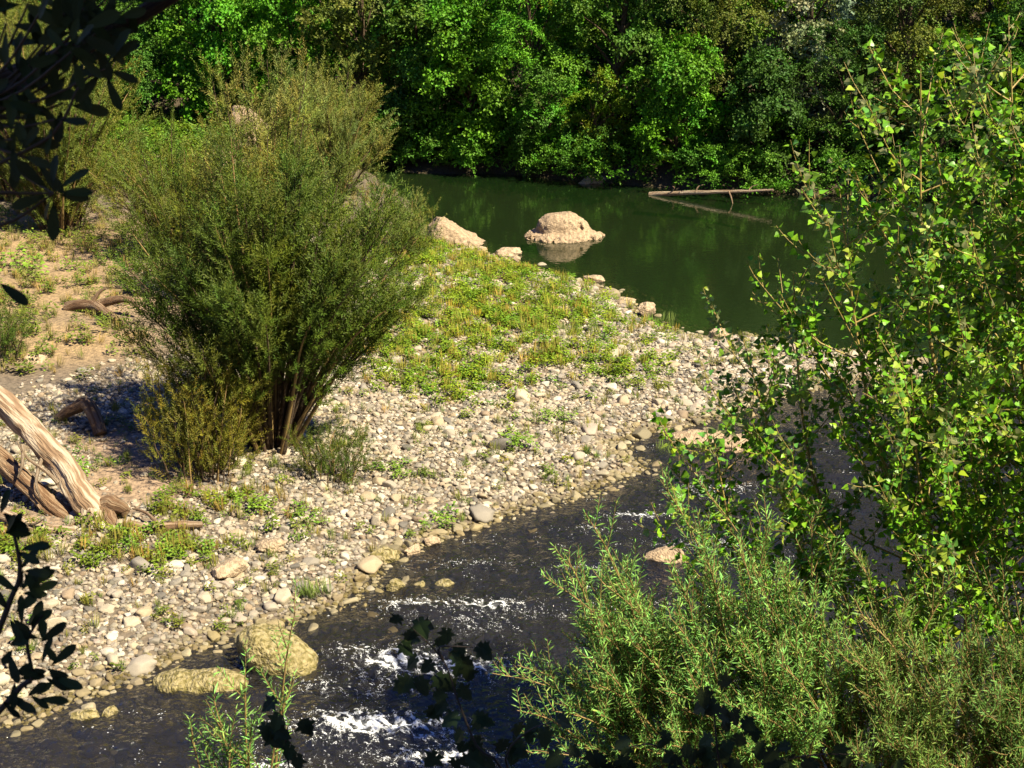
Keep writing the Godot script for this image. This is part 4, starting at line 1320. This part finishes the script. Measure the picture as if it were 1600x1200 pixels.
func build_near_bank() -> void:
	var pop := one_leaf(POPLAR_ROWS, 0.18, 0.12, 0.45, M.leaf_gloss)
	var PG := Color(0.13, 0.31, 0.016)
	var tones := leaf_tones(PG, 0.34, 0.62, 0.4) + leaf_tones(Color(0.20, 0.29, 0.03), 0.4, 0.62, 0.3).slice(0, 3) + leaf_tones(Color(0.07, 0.20, 0.03), 0.28, 0.55, 0.3).slice(0, 3)
	for q in [
		[V(2.9, 0, -12.3), V(1.80, 4.5, -12.0), 15, "low poplar sapling whose shoots droop over the stony channel", 0.30],
		[V(3.3, 0, -12.6), V(2.05, 5.35, -12.2), 13, "poplar sapling with the leftmost upright shoot against the pool", 0.28],
		[V(3.6, 0, -12.9), V(2.5, 5.9, -12.4), 9, "poplar sapling with a bare straight tip above the stony spit", 0.28],
		[V(4.1, 0, -12.4), V(2.76, 6.75, -12.0), 18, "poplar sapling leaning left across the pool", 0.22],
		[V(4.4, 0, -12.1), V(3.36, 7.72, -12.0), 26, "tallest poplar sapling reaching towards the top of the picture", 0.19],
		[V(4.9, 0, -12.6), V(3.9, 7.0, -12.4), 34, "dense poplar sapling right of the tallest one", 0.19],
		[V(5.0, 0, -12.3), V(4.15, 7.85, -12.2), 40, "poplar sapling with a tip near the right edge", 0.19],
		[V(5.5, 0, -12.0), V(4.6, 7.1, -11.8), 38, "outermost poplar sapling cut by the right edge", 0.17],
		[V(4.2, 0, -11.9), V(3.4, 5.2, -11.6), 28, "bushy poplar sapling low behind the willow shoots", 0.22],
	]:
		poplar(q[0], q[1], q[2], q[3], pop, PG, tones, q[4])
	var wl := one_leaf([[0.0, 0.0], [0.25, 0.055], [0.6, 0.062], [1.0, 0.0]], 0.3, 0.15, 0.0, M.leaf)
	var WG := Color(0.19, 0.41, 0.09)
	var wt := leaf_tones(WG, 0.5, 0.5, 0.3)
	near_willow(V(1.9, 0, -11.6), [V(0.62, 4.1, -11.2), V(0.45, 3.8, -11.0), V(0.95, 3.7, -10.9), V(0.05, 2.75, -11.0), V(0.5, 2.9, -11.2), V(1.25, 4.4, -11.2), V(1.05, 3.3, -10.6), V(0.75, 2.5, -10.6), V(1.45, 3.6, -10.8), V(0.5, 2.2, -11.3), V(0.95, 2.9, -11.4), V(1.3, 2.6, -10.5), V(1.6, 3.9, -11.0), V(0.85, 3.3, -11.3), V(0.9, 2.4, -10.9), V(0.6, 3.3, -10.8), V(1.2, 3.1, -11.1), V(0.35, 2.5, -10.8)], 11, "grey green willow shrub spreading over the riffle", wl, WG, wt)
	near_willow(V(2.7, 0, -11.2), [V(1.6, 4.35, -11.2), V(2.15, 4.15, -11.0), V(1.7, 3.6, -10.7), V(2.3, 3.7, -10.8), V(2.6, 3.2, -10.4), V(1.5, 2.9, -10.4), V(2.0, 2.7, -10.2), V(2.7, 3.9, -11.0), V(1.9, 3.2, -10.6), V(2.5, 2.6, -10.2), V(1.3, 2.4, -10.3), V(1.0, 3.1, -10.8), V(2.2, 3.1, -10.4), V(1.7, 2.5, -10.2), V(2.4, 3.4, -10.6), V(1.4, 3.3, -10.9)], 11, "willow shrub with tan arching stems before the poplars", wl, WG, wt)
	near_willow(V(3.6, 0, -10.9), [V(2.9, 3.8, -11.0), V(3.3, 3.5, -10.8), V(3.0, 3.0, -10.4), V(3.6, 3.1, -10.5), V(3.3, 2.5, -10.1), V(2.8, 2.4, -10.1), V(3.9, 2.7, -10.4), V(3.7, 3.6, -10.9), V(2.6, 3.3, -10.7), V(3.1, 2.8, -10.3), V(2.9, 3.4, -10.7), V(3.5, 2.3, -10.1)], 11, "darker willow shrub in the lower right corner", wl, Color(0.17, 0.30, 0.065), leaf_tones(Color(0.17, 0.30, 0.065), 0.5, 0.5, 0.3))
	near_willow(V(4.7, 0, -10.9), [V(3.9, 3.6, -11.0), V(4.4, 3.3, -10.9), V(4.0, 2.8, -10.4), V(4.6, 2.8, -10.5), V(4.1, 2.2, -10.2), V(3.6, 2.2, -10.2), V(5.0, 3.0, -10.8), V(4.4, 2.0, -10.2), V(3.9, 3.1, -10.6), V(4.2, 3.0, -10.7), V(3.8, 2.5, -10.3)], 11, "deep green willow shrub cut by the right edge below the poplars", wl, Color(0.12, 0.24, 0.05), leaf_tones(Color(0.12, 0.24, 0.05), 0.5, 0.5, 0.3))
	near_willow(V(-2.1, 0, -9.6), [V(-1.6, 4.05, -9.5), V(-2.0, 3.55, -9.5), V(-2.25, 3.3, -9.5), V(-2.45, 3.0, -9.5), V(-1.7, 3.35, -9.5), V(-1.95, 3.2, -9.4)], 5, "sparse willow sprig rising at the bottom left of the river", wl, WG, wt, 0.11)

func build_foreground() -> void:
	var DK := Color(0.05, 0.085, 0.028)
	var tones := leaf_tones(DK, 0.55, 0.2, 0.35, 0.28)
	var lau := one_leaf(LAUREL_ROWS, 0.12, 0.12, 0.12, M.leaf_dark)
	# the evergreen that the camera looks out from under: crown overhead, one low branch in view
	var o := thing("evergreen_tree", V(-3.2, ht(-3.2, -1.2) - 0.1, -1.2), "evergreen with leathery leaves in shade hanging in at the upper left", "tree")
	var b := o.position
	twig(o, "trunk", curve([Vector3.ZERO, V(0.2, 2.2, 0), V(0.5, 5.0, -0.2), V(0.7, 8.0, -0.3)], 5), 0.16, 0.05, M.bark_dark, 10)
	twig(o, "limb", curve([V(-3.05, 8.0, -1.2) - b, V(-2.0, 8.3, -2.6) - b, V(-1.18, 8.61, -3.1) - b, V(-1.01, 8.67, -3.1) - b, V(-0.92, 8.71, -3.1) - b, V(-0.82, 8.76, -3.1) - b, V(-0.71, 8.82, -3.1) - b, V(-0.5, 8.95, -3.1) - b], 4), 0.03, 0.014, M.bark_tan, 8)
	var ros := [[V(-0.98, 8.81, -3.0), 5], [V(-0.91, 8.79, -3.0), 5], [V(-0.95, 8.73, -3.0), 6], [V(-0.85, 8.75, -3.0), 6], [V(-0.91, 8.68, -3.0), 6], [V(-0.98, 8.62, -3.0), 6], [V(-1.02, 8.66, -3.0), 6], [V(-1.03, 8.57, -3.0), 6], [V(-0.93, 8.61, -3.0), 4], [V(-0.81, 8.78, -3.0), 4], [V(-0.87, 8.8, -3.0), 5], [V(-1.03, 8.77, -3.0), 4], [V(-0.77, 8.81, -3.0), 3], [V(-0.81, 8.69, -2.9), 7], [V(-0.905, 8.46, -2.8), 8], [V(-0.92, 8.59, -2.9), 3], [V(-1.0, 8.52, -2.9), 4], [V(-1.01, 8.55, -2.9), 4], [V(-0.97, 8.51, -2.9), 2], [V(-1.08, 8.26, -2.9), 3]]
	var at := []
	var hub := V(-1.05, 8.6, -3.05)
	for k in 9:
		ros.append([V(rn(-1.08, -0.84), rn(8.60, 8.86), rn(-3.2, -2.8)), 6])
	for q in ros:
		var p: Vector3 = q[0] - b
		var from := (hub - b).lerp(p, 0.1) + V(-0.1, -0.02, 0)
		twig(o, "twig", curve([from, from.lerp(p, 0.5) + V(0, -0.02, 0), p], 3), 0.004, 0.0022, M.twig_dark, 5)
		var a0 := rn(0, TAU)
		for k in q[1]:
			var a: float = a0 + TAU * k / q[1] + rn(-0.35, 0.35)
			at.append(Transform3D(frame(V(cos(a), sin(a), rn(-0.5, 0.7)), (V(0, 0.35, 0.9) + rdir() * 0.5), rn(0.055, 0.085)), p + V(cos(a), sin(a), 0) * 0.006))
	for q in [[V(-1.5, 8.3, -2.95), V(-1.0, 8.52, -2.9), V(-0.91, 8.58, -2.9), V(-0.86, 8.66, -2.9), V(-0.81, 8.69, -2.9)], [V(-1.5, 8.42, -2.9), V(-1.05, 8.46, -2.8), V(-0.97, 8.46, -2.8), V(-0.905, 8.46, -2.8)], [V(-1.5, 8.2, -2.9), V(-1.06, 8.38, -2.8), V(-0.98, 8.41, -2.8), V(-0.905, 8.46, -2.8)], [V(-1.5, 8.2, -2.9), V(-1.12, 8.25, -2.9), V(-1.08, 8.26, -2.9)]]:
		twig(o, "twig", curve(q.map(func(p): return p - b), 4), 0.0045, 0.0025, M.twig_dark, 5)
	dress(o, lau, at, DK, tones)
	var lobes := []
	for k in 34:
		var a := k * 2.4
		var r := sqrt(k / 34.0) * 4.6
		lobes.append([V(-0.6 + cos(a) * r, rn(10.9, 13.0), -0.7 + sin(a) * r * 0.85) - b, rn(0.9, 1.3)])
	crown(o, "laurel", lobes, 2.9, DK, 1.0, 99.0, 9.7)
	# its neighbour on the sunny side
	o = thing("evergreen_tree", V(4.6, ht(4.6, -0.5) - 0.1, -0.5), "leathery leaved evergreen shading the viewpoint from beyond the right edge", "tree")
	b = o.position
	twig(o, "trunk", curve([Vector3.ZERO, V(0.1, 2.5, 0), V(-0.2, 5.0, -0.2), V(-0.3, 8.0, -0.3)], 5), 0.18, 0.05, M.bark_dark, 10)
	lobes = []
	for k in 60:
		var a := k * 2.4
		var r := sqrt(k / 60.0) * 4.6
		lobes.append([V(4.6 + cos(a) * r, rn(9.6, 13.4), -0.4 + sin(a) * r * 0.85) - b, rn(0.9, 1.35)])
	crown(o, "laurel", lobes, 2.8, DK, 1.0, 99.0, 9.2)
	# shaded sprays at the lower left edge
	o = thing("evergreen_shrub", V(-1.75, ht(-1.75, -3.4) - 0.05, -3.4), "shaded leathery leaved shrub at the lower left edge", "shrub")
	b = o.position
	at = []
	for q in [[V(-1.75, 5.6, -3.4), V(-1.5, 6.8, -3.4), V(-1.34, 7.22, -3.4), V(-1.29, 7.33, -3.4), V(-1.29, 7.44, -3.4), V(-1.31, 7.51, -3.4)], [V(-1.75, 5.6, -3.4), V(-1.6, 6.6, -3.4), V(-1.35, 6.97, -3.4), V(-1.29, 7.03, -3.4), V(-1.29, 7.14, -3.4), V(-1.24, 7.22, -3.4)]]:
		twig(o, "stem", curve(q.map(func(p): return p - b), 4), 0.012, 0.0025, M.twig_dark, 6)
	for q in [V(-1.32, 7.51, -3.4), V(-1.31, 7.46, -3.4), V(-1.28, 7.41, -3.4), V(-1.28, 7.35, -3.4), V(-1.3, 7.29, -3.4), V(-1.27, 7.27, -3.4), V(-1.33, 7.22, -3.4), V(-1.29, 7.17, -3.4), V(-1.26, 7.14, -3.4), V(-1.25, 7.07, -3.4), V(-1.34, 7.12, -3.4), V(-1.34, 7.03, -3.4), V(-1.25, 7.04, -3.4), V(-1.37, 6.97, -3.4), V(-1.3, 6.97, -3.4)]:
		for k in 4:
			var a := rn(-1.2, 1.4) if k < 3 else rn(0, TAU)
			at.append(Transform3D(frame(V(cos(a), sin(a), rn(-0.4, 0.6)), V(0, 0.4, 0.9) + rdir() * 0.5, rn(0.06, 0.088)), q - b + rdir() * 0.012))
	dress(o, lau, at, DK, tones)
	# lobed leaves along the bottom
	var lob := lobed_leaf(M.leaf_dark)
	var mp := [
		[V(0.1, 0, -4.4), "shaded maple sapling with lobed leaves against the white water", [[V(0, 5.79, -4.6), V(-0.13, 6.05, -4.6), V(-0.2, 6.25, -4.6), V(-0.25, 6.41, -4.6), V(-0.37, 6.55, -4.6)], [V(0, 5.79, -4.6), V(-0.02, 6.01, -4.6), V(0.07, 6.12, -4.6), V(0.16, 6.15, -4.6)], [V(-0.25, 6.41, -4.6), V(-0.26, 6.46, -4.6), V(-0.14, 6.46, -4.6)]], [V(-0.37, 6.54, -4.65), V(-0.41, 6.5, -4.65), V(-0.33, 6.5, -4.65), V(-0.26, 6.5, -4.65), V(-0.23, 6.44, -4.65), V(-0.3, 6.41, -4.65), V(-0.15, 6.45, -4.65), V(-0.35, 6.37, -4.65), V(-0.26, 6.34, -4.65), V(-0.19, 6.36, -4.65), V(-0.13, 6.37, -4.65), V(-0.38, 6.3, -4.65), V(-0.3, 6.24, -4.65), V(-0.24, 6.26, -4.65), V(-0.17, 6.2, -4.65), V(-0.24, 6.18, -4.65), V(-0.13, 6.17, -4.65), V(-0.2, 6.06, -4.65), V(-0.16, 6.01, -4.65), V(-0.1, 6.06, -4.65), V(-0.24, 6.01, -4.65), V(-0.02, 6.06, -4.65), V(0.04, 6.12, -4.65), V(0.1, 6.12, -4.65), V(0.14, 6.13, -4.65), V(0.05, 6.02, -4.65), V(0.17, 6.01, -4.65), V(0.24, 5.96, -4.65), V(0.34, 5.95, -4.65), V(-0.1, 5.95, -4.65)]],
		[V(0.9, 0, -4.4), "shaded maple sapling with lobed leaves in front of the willow shrubs", [[V(0.86, 5.5, -4.7), V(0.78, 5.95, -4.7), V(0.75, 6.19, -4.7), V(0.72, 6.3, -4.7)], [V(0.86, 5.5, -4.7), V(0.6, 5.95, -4.7), V(0.43, 5.98, -4.7)], [V(0.86, 5.5, -4.7), V(1.0, 5.9, -4.7), V(1.34, 5.95, -4.7)]], [V(0.43, 5.98, -4.65), V(0.5, 5.95, -4.65), V(0.62, 6.01, -4.65), V(0.69, 6.06, -4.65), V(0.74, 6.14, -4.65), V(0.77, 6.21, -4.65), V(0.83, 6.17, -4.65), V(0.81, 6.09, -4.65), V(0.91, 6.03, -4.65), V(0.96, 5.98, -4.65), V(0.86, 5.95, -4.65), V(1.06, 5.96, -4.65), V(0.73, 6.3, -4.65), V(0.66, 6.06, -4.65), V(1.2, 5.94, -4.65), V(0.57, 6.06, -4.65), V(1.34, 5.95, -4.65), V(0.22, 5.97, -4.6), V(0.29, 5.99, -4.7), V(0.36, 5.95, -4.6), V(0.46, 6.0, -4.7), V(0.53, 5.97, -4.6), V(0.88, 6.08, -4.7), V(0.97, 6.05, -4.6), V(1.03, 5.99, -4.7), V(1.12, 5.97, -4.6), V(1.26, 5.99, -4.7), V(1.42, 5.97, -4.6), V(0.7, 5.96, -4.6), V(0.78, 6.0, -4.7)]],
		[V(-0.8, 0, -4.4), "small shaded maple sapling beside the sparse willow sprig", [[V(-0.8, 5.5, -4.6), V(-0.84, 5.95, -4.65), V(-0.85, 6.18, -4.65)]], [V(-0.88, 6.14, -4.65), V(-0.85, 6.09, -4.65), V(-0.93, 6.12, -4.65), V(-0.81, 6.02, -4.65), V(-0.85, 6.2, -4.65), V(-0.78, 6.14, -4.65)]],
	]
	for q in mp:
		var base: Vector3 = q[0]
		base.y = ht(base.x, base.z) - 0.05
		o = thing("maple_sapling", base, q[1], "maple", "shaded maple saplings below the viewpoint")
		for s in q[2]:
			if s[0].y < 5.9:
				s.push_front(base)
			twig(o, "stem", curve(s.map(func(p): return p - base), 4), 0.007, 0.002, M.twig_dark, 5)
		at = []
		for p in q[3]:
			for k in 2:
				var a := rn(-2.8, -0.3)
				at.append(Transform3D(frame(V(cos(a), sin(a), rn(-0.4, 0.5)), V(0, 0.5, 0.8) + rdir() * 0.5, rn(0.06, 0.095)), p - base + rdir() * 0.035))
		dress(o, lob, at, DK, tones)

func _ready() -> void:
	R.seed = 20240
	# camera
	var cam := Camera3D.new()
	cam.name = "camera"
	cam.fov = 30.0
	cam.near = 0.05
	cam.far = 600.0
	cam.position = EYE
	cam.rotation_degrees = V(-18.5, 0, 0)
	cam.current = true
	var lens := CameraAttributesPhysical.new()
	lens.frustum_focal_length = 44.785
	lens.frustum_focus_distance = 24.0
	lens.frustum_near = 0.05
	lens.frustum_far = 600.0
	lens.exposure_aperture = 9.0
	cam.attributes = lens
	add_child(cam)
	# sky and exposure
	var env := Environment.new()
	env.background_mode = Environment.BG_SKY
	var sky := ProceduralSkyMaterial.new()
	sky.sky_top_color = Color(0.22, 0.36, 0.68)
	sky.sky_horizon_color = Color(0.62, 0.70, 0.80)
	sky.sky_curve = 0.15
	sky.ground_bottom_color = Color(0.12, 0.12, 0.08)
	sky.ground_horizon_color = Color(0.45, 0.50, 0.50)
	sky.sun_angle_max = 1.0
	env.sky = Sky.new()
	env.sky.sky_material = sky
	env.background_energy_multiplier = 0.42
	env.tonemap_mode = Environment.TONE_MAPPER_LINEAR
	env.tonemap_exposure = 2.6
	env.sdfgi_enabled = true
	env.ssao_enabled = true
	env.ssil_enabled = true
	var we := WorldEnvironment.new()
	we.name = "world"
	we.environment = env
	add_child(we)
	# sun: high, from the right and from behind the camera
	var sun := DirectionalLight3D.new()
	sun.name = "sun"
	sun.light_energy = 1.6
	sun.light_color = Color(1.0, 0.945, 0.82)
	sun.light_angular_distance = 0.5
	sun.shadow_enabled = true
	add_child(sun)
	sun.look_at_from_position(V(0.66, 1.0, 0.46), Vector3.ZERO)

	NA.seed = 3
	NA.frequency = 0.02
	NA.fractal_octaves = 3
	NB.seed = 7
	NB.frequency = 0.02
	NB.fractal_octaves = 2
	NC.seed = 12
	NC.frequency = 0.02
	NC.fractal_octaves = 2
	make_materials()
	for k in 6:
		var c: Color = [Color(0.16, 0.27, 0.025), Color(0.11, 0.22, 0.02), Color(0.13, 0.20, 0.04), Color(0.17, 0.24, 0.05), Color(0.50, 0.36, 0.02), Color(0.42, 0.33, 0.03)][k]
		M["weed%d" % k] = leafy(c.r, c.g, c.b, 0.6, 0.4, false)
	build_land()
	build_water()
	make_clusters()
	build_far_bank()
	build_left_scrub()
	build_boulders()
	build_stones()
	build_dead_wood()
	build_near_bank()
	build_foreground()
	build_ground_cover()
	build_foam()
